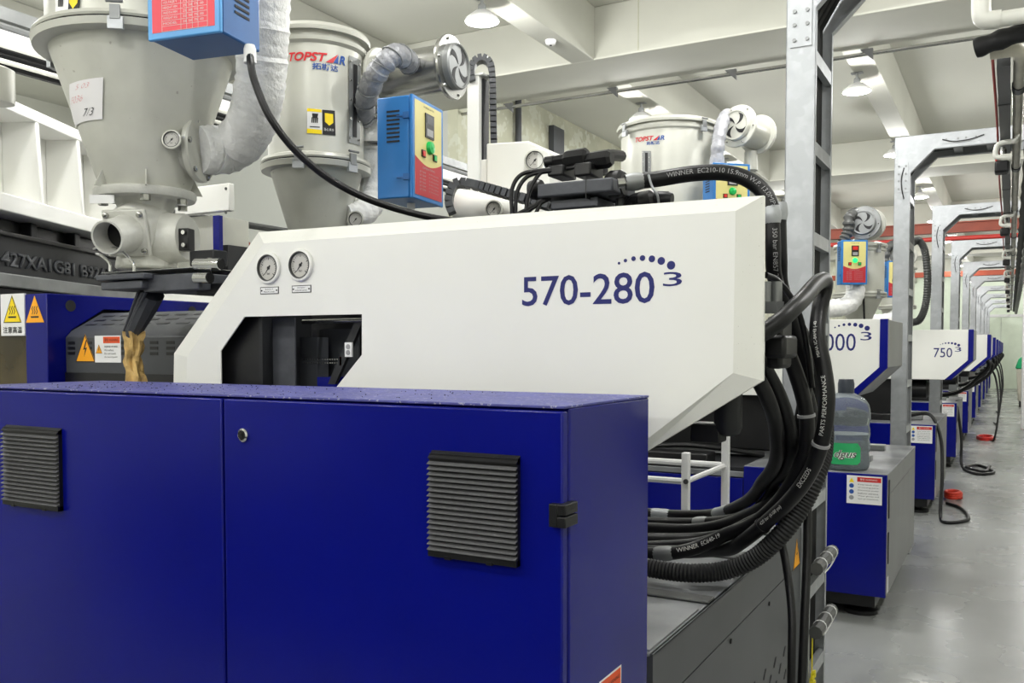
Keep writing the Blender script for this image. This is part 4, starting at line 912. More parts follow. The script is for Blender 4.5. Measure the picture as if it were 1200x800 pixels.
# ================================================================== machines down the row
MY = 4.16; cr_ = P(1040, 556, MY); MX = cr_.x; MZ = cr_.z
def make_base():
    r = thing('machine_base', 'blue fronted machine base with grey side', 'machine base', (0, 0, 0), 'blue machine bases along the aisle')
    part('front_panel', MB().box(-.62, 0, -.004, .01, .115, MZ-.003), 'blue', r, 'royal blue front panel', .003)
    part('front_panel', MB().box(-1.5, -.624, -.002, .01, .115, MZ-.06), 'blue', r, None, .003); part('front_panel', MB().box(-3.0, -1.504, -.002, .01, .115, MZ-.06), 'blue', r, None, .003)
    part('frame', MB().box(-3.0, -.008, .01, 1.3, .115, MZ-.012), 'blackm', r)
    part('deck', MB().box(-.62, .001, 0, 1.3, MZ-.012, MZ), 'deck', r, 'worn grey deck', .002); part('deck', MB().box(-3.0, -.622, 0, 1.3, MZ-.055, MZ-.03), 'deck', r, None, .002)
    sp = part('side_panel', MB().box(-.008, 0, .012, 1.3, .115, MZ-.1), 'sideL', r, 'grey side panel'); part('side_strip', MB().box(-.008, 0, .012, 1.3, MZ-.097, MZ-.012), 'sideL', r)
    part('handle_recess', MB().box(0, .004, .05, .075, MZ-.2, MZ-.03), 'black', sp, None, .002); part('handle_recess', MB().box(0, .004, .05, .07, MZ-.4, MZ-.26), 'black', sp, None, .002)
    part('sticker', MB().box(0, .0006, .05, .09, MZ-.53, MZ-.46), 'sticker', sp)
    part('skid', MB().box(-2.9, -.05, .06, 1.2, .05, .115), 'black', r)
    for x in (-.12, -1.2): 
        for y in (.16, 1.1): part('foot', MB().lathe([(.075, 0), (.075, .018), (.03, .03), (.03, .05)], (x, y, 0), n=20), 'black', r)
    for y0 in (.42, .95): part('guide_rail', MB().box(-2.9, -.12, y0, y0+.07, MZ, MZ+.03), 'galvd', r, 'steel guide rail', .003)
    part('rail_block', MB().box(-.5, -.2, .25, .34, MZ, MZ+.05), 'black', r, None, .006); part('rail_block', MB().box(-1.7, -.8, .02, .16, MZ-.03, MZ+.04), 'black', r, None, .006)
    part('deck_cable', MB().tube(cr([V(-1.9, .1, MZ+.05), V(-1.5, .08, MZ+.065), V(-1.2, .12, MZ+.05), V(-.9, .1, MZ+.07), V(-.6, .3, MZ+.02)]), .012, 8), 'rubber', r)
    sg = part('warning_sign', MB().box(-.165, -.02, -.0055, -.004, MZ-.135, MZ-.012), 'sticker', r, 'white warning sign with red band')
    part('sign_band', MB().box(-.122, -.024, -.006, -.0055, MZ-.038, MZ-.018), 'reds', sg)
    part('yellow_mark', MB().prism([(-.156, -.0055, MZ-.042), (-.134, -.0055, MZ-.042), (-.145, -.0055, MZ-.022)], (0, -.0005, 0)), 'yellow', sg)
    for i, m in enumerate(('lblue', 'lblue', 'sgrey')): part('round_mark', MB().lathe([(.01, 0), (.01, .0006)], (-.145, -.0055, MZ-.057-i*.026), (0, -1, 0), 14), m, sg)
    tx = MB()
    letters(tx, '警告 WARNING', flat_map((-.11, -.0063, MZ-.032), (1, 0, 0), (0, 0, 1)), .07, .009)
    part('sign_heading', tx, 'wink', sg, flat=True); tx = MB()
    for i in range(6): letters(tx, ('Keep hands clear', 'of moving parts.', 'Disconnect power', 'before service.', 'Wear gloves and', 'eye protection.')[i], flat_map((-.118, -.0062, MZ-.054-i*.0125), (1, 0, 0), (0, 0, 1)), .085, .007)
    part('sign_text', tx, 'kink', sg, flat=True)
    return r
def make_unit():
    r = thing('injection_unit', 'white cover with blue edge', 'injection unit', (0, 0, 0), 'white covers with blue edges down the aisle')
    q = lambda px, py: P(px, py, UYR)-V(UXR, UYR, 0)
    zt, zm, zb = q(1031, 373.5).z, q(1040, 431).z, q(1001, 466).z; xb = q(1001, 466).x; xi = q(1031, 400).x; d = xi
    part('cover', MB().prism([(-2.2, 0, zt), (d, 0, zt), (d, 0, zm-d*.1), (xb+d, 0, zb), (-2.2, 0, zb)], (0, .03, 0)), 'white', r, 'white cover plate', .002)
    part('blue_edge', MB().prism([(d, -.003, zt), (0, -.003, zt), (0, -.003, zm), (xb, -.003, zb), (xb+d-.01, -.003, zb), (d, -.003, zm-d*.1)], (0, .036, 0)), 'blue', r, 'royal blue edge band', .002)
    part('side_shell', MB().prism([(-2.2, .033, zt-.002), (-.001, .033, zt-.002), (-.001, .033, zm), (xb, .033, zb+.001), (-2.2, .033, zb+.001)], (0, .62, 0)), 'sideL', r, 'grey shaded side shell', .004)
    part('carriage', MB().box(-1.9, -.5, .1, .6, MZ+.03, zb), 'black', r, None, .01)
    part('motor', MB().lathe([(.05, -.1), (.07, -.09), (.07, .1), (.05, .12)], (-.42, .2, zb-.08), (1, 0, 0), 16), 'black', r)
    part('label_plate', MB().box(-.36, -.30, .04, .06, MZ+.06, MZ+.20), 'sticker', r); 
    part('hose', MB().tube(cr([V(-.1, .5, zm), V(-.02, .5, zm-.08), V(-.1, .5, zm-.2), V(-.35, .45, MZ+.06), V(-.8, .4, MZ+.05)]), .02, 8), 'rubber', r)
    part('hose', MB().tube(cr([V(-.1, .56, zm), V(.01, .56, zm-.1), V(-.08, .54, zm-.24), V(-.35, .5, MZ+.07), V(-.8, .45, MZ+.05)]), .018, 8), 'rubber', r)
    return r
UYR = MY+.29; UXR = P(1040, 431, UYR).x
B0 = make_base(); U0 = make_unit()
NM = 9
bl = [B0]+[copy_tree(B0) for _ in range(NM-1)]; ul = [U0]+[copy_tree(U0) for _ in range(NM-1)]
for o in list(ul[0].children)+list(ul[1].children):
    if o.name.startswith('hose'): bpy.data.objects.remove(o)
for u_ in ul[1:]:
    for o in list(u_.children):
        if o.name.startswith('label_plate'): bpy.data.objects.remove(o)
over = [0, .26, .325, .33, .33, .33, .33, .33, .33]
bn_ = ['carrying a large water bottle on its deck', 'with a red air hose coil beside it on the floor']
un_ = ['lettered with three zeros behind the black hoses', 'lettered 750']
for k in range(NM):
    y = MY+2.88*k; bl[k].location = (MX, y, 0); ul[k].location = (UXR+over[k], y+.29, 0); LOC[ul[k]] = Vector(ul[k].location); LOC[bl[k]] = Vector(bl[k].location)
    bl[k]['label'] = 'blue fronted machine base '+(bn_[k] if k < 2 else ('third', 'fourth', 'fifth', 'sixth', 'seventh', 'eighth', 'ninth')[k-2]+' counted along the aisle from the water bottle')
    ul[k]['label'] = 'white cover with royal blue edge '+(un_[k] if k < 2 else ('first', 'second', 'third', 'fourth', 'fifth', 'sixth', 'seventh')[k-2]+' beyond the one lettered 750')
def scaled_logo(o, s, x0, x1, z0, z1, Y):
    tx = MB(); yo = Y-.0008; letters(tx, s, flat_map((x0, yo, z0), (1, 0, 0), (0, 0, 1)), x1-x0, z1-z0); m_ = part('model_number', tx, 'ink', o, flat=True)
    h = z1-z0; tx = MB(); letters(tx, '3', flat_map((x1+h*.25, yo, z0+h*.6), (1, 0, 0), (0, 0, 1)), h*.6, h*.48, 0); part('superscript', tx, 'ink', m_, flat=True)
    for i, (px, py, r) in enumerate(DOTS): part('dot', disc(MB(), (x1-h*1.15+(px-725)/61.5*h*1.75, yo+.0005, z1+h*(321-py)/36), r/36*h, 16, (0, -1, 0), .0005), 'ink', m_, flat=True)
a = P(958, 411, UYR); b = P(1003, 390.5, UYR); scaled_logo(ul[0], '1000', a.x, b.x, a.z, b.z, UYR)
y1 = UYR+2.88; a = P(1094, 418.5, y1); b = P(1116, 407.5, y1); scaled_logo(ul[1], '750', a.x, b.x, a.z, b.z, y1)
# previous machine of the row, unseen behind camera, added to darken the cabinet's reflections
o = copy_tree(bl[2]); o.location = (MX-.1, MY-5.76, 0); o['label'] = 'unseen blue fronted machine base added opposite the blue control cabinet doors'
o = copy_tree(ul[4]); o.location = (UXR-.1, MY-5.47, 0); o['label'] = 'unseen added white cover with royal blue edge facing away from the control cabinet doors'
# ---- water bottle on the grey deck
c = P(990, 560, MY+.125); c.z = MZ; R = .106; hb = D(992, 444, (c-EYE).dot(fw)).z-MZ
wb = thing('water_bottle', 'large clear water bottle with green label and dark cap on the grey deck', 'bottle', (c.x, c.y, MZ))
pr = [(R*.9, 0), (R*.98, .012), (R, .03)]
for k in range(3): z = .05+k*.066; pr += [(R, z), (R*.955, z+.016), (R*.955, z+.024), (R, z+.04)]
pr += [(R*.99, hb*.66), (R*.93, hb*.73), (R*.75, hb*.79), (R*.48, hb*.83), (R*.28, hb*.855), (R*.27, hb*.9)]
pr = [(r*(1+.012*math.sin(i*5)), z) for i, (r, z) in enumerate(pr)]
part('body', MB().lathe(pr, c, n=36), 'bottle', wb, 'dented clear plastic body')
part('water', MB().lathe([(R*.85, .006), (R*.94, .03), (R*.93, .05), (R*.93, .16), (.001, .16)], c, n=30), 'bottle', wb)
part('cap', MB().lathe([(R*.33, hb*.84), (R*.34, hb*.95), (R*.3, hb), (.001, hb+.001)], c, n=20), 'capd', wb, 'dark plastic cap')
lz0, lz1 = .03, .125; ang = math.atan2(-c.y, -c.x); lm = cyl_map(c, R+.0025, ang, MZ); L_ = MB(); vs = []
for i in range(17):
    x = -.17+.17*1.4*i/16
    for z in (lz0+(.012 if i in (0, 16) else 0), lz1-(.02 if i in (0, 16) else 0)): vs.append(lm(x, z))
L_.add(vs, [(2*i, 2*i+1, 2*i+3, 2*i+2) for i in range(16)]); lb = part('bottle_label', L_, 'lab', wb, 'green printed label')
tx = MB(); letters(tx, 'Crv dgus', lambda x, y: cyl_map(c, R+.0036, ang, MZ)(-.14+x, lz0+.02+y), .19, .045, .05, .3); part('label_script', tx, 'wink', lb, flat=True)
tx = MB(); letters(tx, 'Crv dgus', lambda x, y: cyl_map(c, R+.0042, ang, MZ)(-.14+x, lz0+.02+y), .19, .045, .0, .3); part('label_script', tx, 'kink', lb, flat=True)
# ---- white step frame between the machines
sf = thing('step_frame', 'white tubular step frame standing behind the near machine', 'step frame', (-1, 3.2, 0))
def upr(px, ptop, Y, w_=.026):
    a = P(px, ptop, Y); part('upright', MB().box(a.x-w_/2, a.x+w_/2, Y-w_/2, Y+w_/2, 0, a.z), 'sticker', sf, None, .003); return a
a = upr(851, 470, 3.22); b = upr(804, 530, 3.0); a2 = upr(738, 470, 3.22); b2 = upr(690, 530, 3.0)
for pz_ in (545, ):
    zc1 = P(851, pz_, 3.22).z; zc2 = P(804, 564, 3.0).z
    part('rail', MB().tube([V(a.x, 3.22, zc1), V(a2.x, 3.22, zc1)], .011, 8), 'sticker', sf)
    part('rail', MB().tube([V(b.x, 3.0, zc2), V(b2.x, 3.0, zc2)], .011, 8), 'sticker', sf)
    part('rail', MB().tube([V(a.x, 3.22, zc1), V(b.x, 3.0, zc2)], .010, 8), 'sticker', sf)
    part('rail', MB().tube([V(a2.x, 3.22, zc1), V(b2.x, 3.0, zc2)], .010, 8), 'sticker', sf)
part('tread', MB().box(b2.x, b.x, 2.99, 3.23, .3, .325), 'sticker', sf)
part('bolt', MB().lathe([(.009, 0), (.009, .006)], P(804, 564, 2.985), (0, -1, 0), 10), 'gal_in', sf)
# ================================================================== hydraulic hoses at the end of the cover
HG = 'black hydraulic hoses at the end of the white cover'
import numpy as np
def resample(p, step):
    o = [p[0]]; acc = 0
    for a, b in zip(p, p[1:]):
        d = (b-a).length
        while acc+d >= step: a = a.lerp(b, (step-acc)/d); d = (b-a).length; o.append(a.copy()); acc = 0
        acc += d
    if (o[-1]-p[-1]).length > step*.3: o.append(p[-1])
    return o
# route of each hose: name, label, points (photo x, photo y, depth), radius, material, ribbed, print, metal sleeves
ROUTES = [
 ('hydraulic_hose', 'black hose with white print arching from the valve manifold over the white cover', [(733, 214, 1.83), (752, 212, 1.83), (775, 209, 1.83), (810, 203.5, 1.82), (845, 202, 1.81), (872, 208, 1.8), (892, 222, 1.79), (903, 240, 1.78), (905, 262, 1.78)], .0162, 'rubber', 0, [('WINNER  EC210-10 15.9mm W.P. 13.0MPa', (778, 209), .0095, 'sgrey')], [((733, 214), (757, 212), .0185, 'galvd'), ((904, 242), (905, 262), .0185, 'galv')]),
 ('hydraulic_hose', 'black hose dropping from metal sleeve beside the cover end', [(905, 262, 1.78), (906, 290, 1.78), (907, 320, 1.80), (916, 352, 1.86), (933, 395, 1.92), (941, 440, 1.96), (942, 490, 1.99), (930, 540, 2.05), (900, 590, 2.15), (860, 613, 2.35), (810, 620, 2.5), (755, 618, 2.58)], .0155, 'rubber', 0, [('350 bar EN857 2SC', (905.5, 272), .009, 'sgrey')], []),
 ('hydraulic_hose', 'second black hose dropping beside the galvanised column', [(913, 238, 1.84), (913, 258, 1.84), (914, 300, 1.84), (916, 335, 1.88), (930, 370, 1.93), (948, 410, 1.97), (956, 455, 2.02), (953, 505, 2.06), (934, 560, 2.12), (890, 608, 2.24), (830, 628, 2.42), (755, 634, 2.46)], .015, 'rubber', 0, [], [((913, 238), (913, 260), .018, 'galv')]),
 ('hydraulic_hose', 'outer black hose printed with performance lettering looping past the column', [(880, 396, 1.633), (897, 388, 1.635), (915, 375, 1.635), (930, 361, 1.66), (943, 348, 1.72), (956, 333, 1.80), (966, 328, 1.86), (966, 340, 1.88), (960, 365, 1.87), (958, 395, 1.84), (965, 430, 1.82), (969, 470, 1.81), (962, 520, 1.83), (944, 562, 1.88), (912, 600, 1.95), (870, 630, 2.05), (820, 645, 2.2), (752, 646, 2.3)], .0165, 'rubber', 0, [('420 bar (6100 psi)', (893, 607), .0095, 'wink'), ('EXCEEDS', (936, 566), .0095, 'wink'), ('PARTS PERFORMANCE', (965, 505), .0082, 'wink'), ('MSHA IC-84/43 (-40', (964, 418), .0082, 'wink')], []),
 ('hydraulic_hose', 'black hose with white lettering resting on the grey deck', [(915, 395, 1.86), (930, 430, 1.88), (942, 470, 1.89), (945, 505, 1.90), (940, 540, 1.92), (915, 585, 1.98), (875, 622, 2.06), (830, 640, 2.13), (790, 648, 2.16), (752, 649, 2.2)], .0165, 'rubber', 0, [('WINNER  EC640-19', (795, 648), .010, 'wink')], [((766, 649.5), (788, 648.5), .0185, 'galvd')]),
 ('hydraulic_hose', 'short thick black hose leaving below the cover corner', [(868, 415, 1.74), (884, 437, 1.76), (900, 468, 1.78), (910, 500, 1.86), (912, 535, 1.96), (900, 565, 2.1), (872, 590, 2.35), (835, 602, 2.6), (790, 603, 2.7), (750, 600, 2.75)], .0155, 'rubber', 0, [], [((765, 601), (785, 602.5), .017, 'galv'), ((838, 601.5), (855, 597), .0165, 'galv')]),
 ('hydraulic_hose', 'thin smooth black hose inside the loop below the cover corner', [(878, 400, 1.8), (896, 430, 1.8), (916, 470, 1.84), (926, 510, 1.9), (923, 545, 2.0), (905, 580, 2.16), (870, 604, 2.38), (820, 612, 2.56), (750, 611, 2.64)], .0145, 'rubber', 0, [], [((813, 612), (828, 611), .017, 'galvd')]),
 ('hydraulic_hose', 'black hose hanging inside the bundle behind the pump head', [(921, 395, 1.90), (934, 425, 1.95), (947, 460, 1.99), (949, 510, 2.0), (932, 556, 2.05), (890, 600, 2.17), (830, 632, 2.3), (752, 641, 2.38)], .0125, 'rubber', 0, [], []),
 ('hydraulic_hose', 'corrugated black hose sagging lowest onto the grey deck', [(938, 420, 2.08), (950, 460, 2.09), (957, 510, 2.04), (953, 555, 1.98), (940, 590, 1.97), (915, 625, 1.97), (885, 653, 2.0), (850, 668, 2.03), (805, 671, 2.04), (752, 664, 2.08)], .021, 'rubber2', 1, [], []),
 ('cable', 'thin black cable running down beside the grey side panel', [(912, 622, 2.06), (918, 645, 2.03), (924, 680, 1.99), (928, 720, 1.96), (928, 760, 1.94), (927, 820, 1.93)], .009, 'rubber', 0, [], []),
 ('cable', 'pair of thin black cables hanging straight down the column', [(944, 470, 2.16), (946, 560, 2.14), (946, 640, 2.10), (943, 720, 2.04), (939, 820, 2.0)], .010, 'rubber', 0, [], []),
 ('cable', 'thin black line curling out between cover and column', [(897, 322, 1.70), (910, 328, 1.73), (925, 345, 1.78), (938, 372, 1.84), (946, 410, 1.86), (952, 455, 1.875)], .006, 'rubber', 0, [], []),
]
def relax(paths, radii, gap=.0012, turns=160):
    """let the hoses settle beside each other and on the deck instead of running through one another"""
    ids = np.concatenate([[k]*len(p) for k, p in enumerate(paths)]); X = np.array([tuple(v) for p in paths for v in p]); X0 = X.copy()
    rr = np.concatenate([[radii[k]]*len(p) for k, p in enumerate(paths)]); free = np.ones(len(X)); free[ids == 0] = 0
    ends = np.cumsum([0]+[len(p) for p in paths])
    for k in (1, 2): free[ends[k]:ends[k]+4] = 0                     # held by their crimp sleeves
    other = ids[:, None] != ids[None]; other &= ~((ids[:, None]+ids[None]) == 1)
    need = rr[:, None]+rr[None]+gap; vd = np.array(tuple(fw))
    for it in range(turns):
        D_ = X[:, None]-X[None]; d = np.sqrt((D_**2).sum(-1))+1e-9; hitm = other & (d < need)
        wgt = np.where(hitm, (need-d)/d*.5, 0); mv = (wgt[:, :, None]*D_).sum(1)/np.maximum(hitm.sum(1), 1)[:, None]
        dep = mv @ vd; mv = mv*.7+np.outer(dep, vd)*.5                # give way in depth first
        X += mv*free[:, None]*.9
        U = X-X0
        for k in range(len(paths)):
            a, b = ends[k], ends[k+1]; u = U[a:b].copy(); q = .12 if it < turns-25 else .03
            u[1:-1] += q*(u[:-2]+u[2:]-2*u[1:-1]); U[a:b] = u
        X = np.where(free[:, None] > 0, X0+U, X0)
        on = (X[:, 0] < BX+rr) & (X[:, 1] < BY1+.03) & (X[:, 1] > BY0) & (X[:, 2] > BZ-.12); lo = BZ+.007+rr*1.03
        X[:, 2] = np.where(on & (free > 0), np.maximum(X[:, 2], lo), X[:, 2])
    return [[Vector(v) for v in X[ends[k]:ends[k+1]]] for k in range(len(paths))]
HP = relax([resample(cr([D(*q) for q in h[2]], 12), .012) for h in ROUTES], [h[3]*(1.06 if h[5] else 1) for h in ROUTES])
def near(path, px, py):
    return min(range(len(path)), key=lambda i: ((path[i]-EYE).dot(rt)/(path[i]-EYE).dot(fw)-(px-PX)/F)**2+((path[i]-EYE).dot(up)/(path[i]-EYE).dot(fw)+(py-PY)/F)**2)
HO = []
for (name, label, _, r, m, ribs, prints, sleeves), path in zip(ROUTES, HP):
    o = thing(name, label, 'hose', path[-1], HG); HO.append(o)
    part('hose', ribbed(cr(path, 3), r, 1, .05, 12) if ribs else MB().tube(path, r, 12), m, o)
    for s, at_, size, col in prints:
        pq = path if col == 'sgrey' else path[::-1]; k = near(pq, *at_); s0 = sum((b-a).length for a, b in zip(pq[:k], pq[1:k+1]))
        tx = MB(); letters(tx, s, tube_map(pq, r, (EYE-pq[k]).normalized(), s0), None, size); part('hose_print', tx, col, o, 'white printed lettering', flat=True)
    for p0, p1, rs, ms in sleeves:
        i, j = sorted((near(path, *p0), near(path, *p1))); j = max(j, i+2); seg = path[i:j+1]
        part('crimp_sleeve', MB().tube(seg, [rs*(.88 if k in (0, len(seg)-1) else 1) for k in range(len(seg))], 14), ms, o)
part('nipple', MB().cyl(D(724, 215, 1.83), D(735, 214, 1.83), .010, 10), 'steel', HO[0])
part('wire_tie', MB().tube(cr([D(760, 205, 1.81), D(764, 218, 1.80), D(770, 228, 1.80), D(772, 238, 1.81)]), .0025, 6), 'galv', HO[0])
for k, px, py, m in ((4, 944, 485, 'sgrey'), (3, 963, 520, 'sgrey'), (3, 893, 614, 'black'), (6, 892, 591, 'black')):
    pth = HP[k]; i = near(pth, px, py); r = ROUTES[k][3]; t_ = pth[i+1]-pth[i-1]
    solo('cable_tie', MB().lathe([(r-.0002, -.0035), (r+.0024, -.0030), (r+.0024, .0030), (r-.0002, .0035)], pth[i], t_, 18, False), m, 'plastic cable tie strapped round the black hoses', 'cable tie', HG+' ties')
# white ties and yellow tag on the foot of the ladder
for py in (665, 738):
    x = GX+GW+.0195; z = PXp(958, py, x).z; a = V(x, gy[0]+.004, z); b = V(x, gy[0]+GD-.004, z)
    t = thing('tied_bundle', 'white cable ties holding rolled cable on the ladder column', 'cable tie', (x, (a.y+b.y)/2, z-.02), 'white ties on the ladder column')
    part('roll', MB().cyl(a, b, .02, 10), 'gal_in', t)
    for f in (.25, .6, .9): part('tie', MB().lathe([(.0195, -.003), (.0215, -.003), (.0215, .003), (.0195, .003)], a.lerp(b, f), b-a, 12, False), 'sticker', t)
    part('tie_tail', MB().tube(cr([a+V(.02, .07, 0), a+V(.008, .09, -.03), b+V(.006, -.05, -.034), b+V(.02, -.03, 0)]), .0025, 6), 'sticker', t)
c = V(GX+GW+.004, gy[0]+.02, PXp(958, 783, GX+GW).z)
vs = MB()
for k in range(9): an = k*.7; vs.obox(c+V(.004*k % .01, .012*math.cos(an), .014*math.sin(an)), (.004, .003, 0), (0, .018, .004*math.sin(an*2)), (0, -.005, .02))
vs.obox(c+V(.001, .004, .01), (.003, 0, 0), (0, .006, 0), (0, 0, PXp(958, 738, GX+GW+.0195).z-c.z-.025))
solo('yellow_tag', vs, 'tagy', 'crumpled yellow tape tied low on the ladder column', 'tag')
# ---- hoses on the floor beside the far machines
def floor_hose(name, label, pts, r, m): return solo(name, MB().tube(cr([V(*p) for p in pts], 8), r, 8), m, label, 'hose')
floor_hose('floor_cable', 'black cable hanging from the second base and looping on the floor', [(MX-.2, 7.3, MZ+.04), (MX-.05, 7.2, MZ+.06), (MX+.03, 7.1, MZ-.1), (MX+.05, 7.0, .3), (MX+.05, 6.9, .03), (MX+.1, 6.75, .012), (MX+.22, 6.95, .012), (MX+.16, 7.4, .012), (MX+.05, 7.6, .012)], .012, 'rubber')
floor_hose('floor_cable', 'black cables heaped on the floor beside the third base', [(MX-.02, 10.3, MZ), (MX+.04, 10.1, .3), (MX+.06, 9.9, .03), (MX+.2, 9.5, .014), (MX+.34, 9.7, .014), (MX+.2, 10.2, .014), (MX+.1, 9.8, .035), (MX+.26, 9.55, .035), (MX+.3, 10.0, .035)], .014, 'rubber')
floor_hose('red_hose_coil', 'small coil of red air hose on the floor by the second base', [(MX+.08+.055*math.cos(t*.8), 7.9+.12*math.sin(t*.8), .016+.002*t) for t in range(24)], .014, 'redhose')
floor_hose('red_hose_coil', 'dark red hose coil on the floor farther down the aisle', [(MX+.2+.1*math.cos(t*.8), 13.2+.25*math.sin(t*.8), .016+.0015*t) for t in range(24)], .014, 'reds')
for k in range(3, 7):
    y = MY+2.88*k+.3
    floor_hose('floor_cable', 'black cable drooping from a far white cover to the floor', [(MX+.2, y, 1.0), (MX+.3, y+.1, .8), (MX+.34, y-.1, .4), (MX+.3, y-.2, .05), (MX+.25, y+.2, .014)], .012, 'rubber')['group'] = 'cables drooping from far covers'
# grey corrugated duct hanging beside the second ladder
path = cr([D(1070, 284, 6.7), D(1077, 282, 6.7), D(1084, 295, 6.7), D(1087, 325, 6.7), D(1085, 355, 6.7), D(1078, 374, 6.7), D(1068, 378, 6.7)], 20)
solo('corrugated_duct', ribbed(path, .026, 1, .1, 12), 'gal_in', 'grey corrugated duct hanging beside a ladder column behind the far cover', 'duct')
# ================================================================== second injection unit and robot behind the cover
su = thing('rear_injection_unit', 'white rear unit with pressure gauges and black cable chain behind the cover', 'injection unit', (-1.9, 2.5, BZ))
Y2 = 2.42
a = [P(px, py, Y2) for px, py in ((570, 168), (619, 165), (644, 178), (644, 262), (570, 262))]
part('cover', MB().prism(a, (0, .3, 0)), 'white', su, 'white housing', .004)
part('cover_step', pb(563, 186, 572, 262, Y2+.01, .25), 'white', su, None, .004)
gauge(su, P(627, 188, Y2), .033, (.25, -.97, 0), 'round pressure gauge', True, 'hopper')
a = P(534, 238, 2.36); b = P(612, 250, 2.30)
part('accumulator', MB().lathe([(.03, 0), (.045, .012), (.045, (b-a).length), (.02, (b-a).length+.02)], a, b-a, 24), 'white', su, 'white cylinder')
gauge(su, P(579, 245, 2.24), .026, (.25, -.97, 0), 'round pressure gauge', True, 'hopper')
def chain(parent, pts, w_, h_, lbl):
    path = []; raw = cr(pts, 40); L = 0; step = h_*.75; path.append(raw[0])
    for p, q in zip(raw, raw[1:]):
        if (q-path[-1]).length >= step: path.append(q)
    ch = part('cable_chain', MB().tube(path, h_*.32, 8), 'black', parent, lbl); wd = None
    for p, q in zip(path, path[1:]):
        t = (q-p).normalized(); n_ = V(-.485, .875, 0); n_ = (n_-t*n_.dot(t)).normalized(); b_ = t.cross(n_)
        part('chain_link', MB().obox(p-n_*w_/2-b_*h_/2, t*(step*.86), n_*w_, b_*h_), 'charcoal', ch)
chain(su, [D(530, 250, 2.5), D(526, 238, 2.5), D(529, 222, 2.5), D(537, 214, 2.5), D(560, 218, 2.5), D(600, 229, 2.45), D(650, 243, 2.4)], .05, .022, 'black plastic cable chain')
part('stand', MB().box(a.x, P(640, 250, Y2).x, Y2+.03, Y2+.28, BZ, P(600, 262, Y2).z+.002), 'charcoal', su)
for k, pts in enumerate(([(600, 251), (600, 222), (612, 204), (640, 199), (668, 197), (676, 193)], [(604, 251), (606, 225), (618, 207), (640, 201), (660, 200)], [(616, 250), (620, 225), (632, 204), (645, 199)], [(606, 251), (622, 243), (640, 233), (652, 228)], [(612, 252), (630, 240), (645, 232)], [(628, 250), (634, 238), (645, 230)])):
    part('control_cable', MB().tube(cr([D(x, y, 1.93) for x, y in pts]), .0045, 8), 'rubber', iu, 'thin black control cable')
rb = thing('takeout_robot', 'white vertical robot arm with looping black cable chain', 'robot', (-2.2, 2.9, 0))
Y3 = 2.85
part('arm', pb(547.5, 86, 561, 262, Y3, .06), 'white', rb, 'white extruded arm', .003)
part('arm_track', pb(562, 92, 566.5, 262, Y3+.02, .04), 'blackm', rb); part('arm_cap', pb(547, 84.5, 566, 90, Y3-.003, .066), 'white', rb)
part('stop_screw', MB().cyl(P(546, 96, Y3), P(549, 96, Y3), .006, 8), 'black', rb)
chain(rb, [D(554, 96, 3.3), D(552, 84, 3.3), D(556, 73, 3.3), D(565, 68.5, 3.3), D(574, 74, 3.3), D(577, 90, 3.3), D(578, 130, 3.3), D(579, 175, 3.3)], .05, .024, 'black plastic cable chain')
part('column', MB().box(P(560, 260, Y3).x-.1, P(560, 260, Y3).x+.1, Y3-.01, Y3+.2, 0, P(560, 262, Y3).z), 'white', rb)
# ================================================================== left background
u = cw(.05, 1).normalized(); nrm_ = V(u.y, -u.x, 0)                       # the robot carriage stands askew
o0 = D(-40, 300, 2.9); L = 1.35
def slab(py0, py1, off, dep, m, nm, par, l0=0, l1=L, lbl=None):
    z1 = D(-40, py0, 2.9).z; z0 = D(-40, py1, 2.9).z; o = V(o0.x, o0.y, 0)+u*l0+nrm_*off
    return part(nm, MB().obox(V(o.x, o.y, z0), u*(l1-l0), -nrm_*dep, (0, 0, z1-z0)), m, par, lbl, .004)
bmx = thing('cast_beam', 'black cast iron beam with raised lettering behind the hopper throat', 'beam', (o0.x, o0.y, BZ))
slab(265, 318, 0, .25, 'blackm', 'beam', bmx, lbl='black cast beam'); slab(262, 268, .02, .3, 'black', 'top_flange', bmx); slab(315, 332, .035, .3, 'galvd', 'slide_rail', bmx, lbl='worn steel slide rail'); slab(332, 345, .01, .2, 'blackm', 'lower_beam', bmx)
for i in range(4): slab(241, 263, -.02+.0, .1, 'blackm', 'rib', bmx, .1+i*.3, .14+i*.3)
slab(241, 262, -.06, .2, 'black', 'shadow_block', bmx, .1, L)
tx = MB(); zz = D(-40, 305, 2.9).z
f_ = lambda x, y: V(o0.x, o0.y, zz)+u*(.18+x)+nrm_*.003+V(0, 0, y)
letters(tx, '427XA1G81 B92A743', f_, .86, .052, .02); ob = part('cast_lettering', tx, 'charcoal', bmx, 'raised cast lettering'); sm = ob.modifiers.new('thick', 'SOLIDIFY'); sm.thickness = .006; sm.offset = 0
part('support', MB().obox(V(o0.x, o0.y, BZ)-nrm_*.15+u*.2, u*.2, -nrm_*.1, (0, 0, .62)).obox(V(o0.x, o0.y, BZ)-nrm_*.15+u*1.0, u*.2, -nrm_*.1, (0, 0, .62)), 'blackm', bmx)
rc = thing('ribbed_casting', 'white ribbed robot carriage casting above the black beam', 'robot', (o0.x, o0.y, 1.6))
slab(218, 240, .05, .3, 'white', 'ledge', rc, 0, 1.0); slab(100, 112, .03, .3, 'white', 'top_ledge', rc, 0, 1.1); slab(92, 101, .0, .28, 'white', 'top_ledge', rc, 0, 1.1)
slab(100, 222, -.1, .03, 'white', 'back_wall', rc, 0, .98)
zl, zh = D(-40, 222, 2.9).z, D(-40, 111, 2.9).z
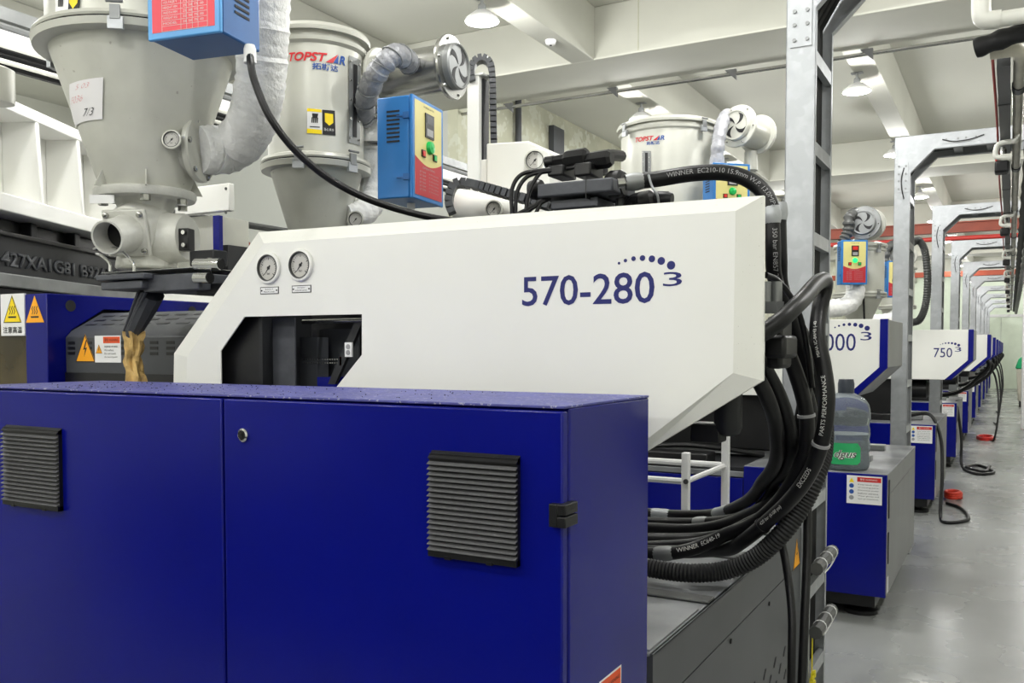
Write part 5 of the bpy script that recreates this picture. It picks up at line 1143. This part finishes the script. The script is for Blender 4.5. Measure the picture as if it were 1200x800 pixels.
for l in (.08, .36, .64, .92):
    o = V(o0.x, o0.y, 0)+u*l; part('rib', MB().prism([o+nrm_*.045+V(0, 0, zl), o+nrm_*.028+V(0, 0, zh), o-nrm_*.1+V(0, 0, zh), o-nrm_*.1+V(0, 0, zl)], u*.022), 'white', rc, None, .004)
part('motor_housing', MB().lathe([(.05, 0), (.052, .02), (.052, .1), (.03, .11)], D(-4, 121, 2.75), (0, 0, 1), 20), 'hopper', rc)
# blue beam, white cabinet end and orange bracket behind the throat
bb_ = thing('rear_guard', 'white rear guard box with blue post behind the hopper throat', 'guard', (-2.9, 2.55, BZ))
YR = 2.62
part('box', pb(205, 214, 268, 253, YR, .03), 'white', bb_, 'white end box', .004)
for px, py in ((265, 221), (265, 249)): part('screw', MB().lathe([(.006, 0), (.006, .003)], P(px, py, YR), (0, -1, 0), 8), 'gal_in', bb_)
part('lower_panel', pb(190, 252, 249, 300, YR+.03, .2), 'hopper', bb_); part('post', pb(250, 252, 256.5, 305, YR-.01, .02), 'blue', bb_); part('post_back', MB().box(P(252, 300, YR).x-.05, P(252, 300, YR).x+.02, YR+.05, YR+.2, BZ, P(252, 300, YR).z+.05), 'blackm', bb_)
part('blue_beam', pb(86, 236, 150, 256, YR-.06, .2), 'blue', bb_, 'blue painted beam')
ob_ = thing('orange_bracket', 'orange steel bracket behind the blue post', 'bracket', P(266, 290, 3.4))
part('bracket', pb(257, 268, 267, 283, 3.4, .08), 'crane', ob_); part('bracket_foot', pb(257, 281, 273, 290, 3.38, .12), 'crane', ob_)
rr = thing('rear_rail', 'long dark rail of the machine behind the white cover', 'rail', P(280, 300, 3.45))
part('rail', pb(180, 289, 420, 303, 3.45, .1), 'blackm', rr); part('rail_top', pb(180, 303, 420, 309, 3.44, .12), 'steel', rr); part('rail_base', MB().box(P(180, 300, 3.45).x, P(420, 300, 3.45).x, 3.47, 3.6, 0, P(300, 309, 3.45).z), 'white', rr)
dk = thing('overhead_busbar', 'long dark busbar running past the hopper cone to the rear wall', 'busbar', (-4.3, 6.2, 1.96))
part('bar', MB().cyl(V(-4.3, .4, 1.99), V(-4.3, 6.299, 1.99), .022, 8), 'gal_in', dk)
# trays and conduits high on the left
ct = thing('cable_tray', 'pale cable tray carrying black cables high behind the large hopper', 'cable tray', (-3.4, 3, 2.4))
def along(px, py, X, r, m, nm, n=8):
    p = PXp(px, py, X); part(nm, MB().cyl((X, .3, p.z), (X, 6.25, p.z), r, n), m, ct)
p = PXp(15, 48, -3.3); part('tray', MB().box(-3.42, -3.3, .3, 6.25, p.z-.02, p.z+.03), 'sticker', ct)
p = PXp(15, 22, -3.4); part('tray', MB().box(-3.5, -3.36, .3, 6.25, p.z-.03, p.z+.02), 'galvd', ct)
for px, py, X, r, m in ((12, 33, -3.34, .012, 'galvd'), (12, 62, -3.3, .012, 'rubber'), (12, 68, -3.29, .01, 'rubber'), (12, 74, -3.28, .01, 'pvc'), (12, 80, -3.3, .014, 'rubber'), (12, 57, -3.3, .012, 'pvc')): along(px, py, X, r, m, 'cable')
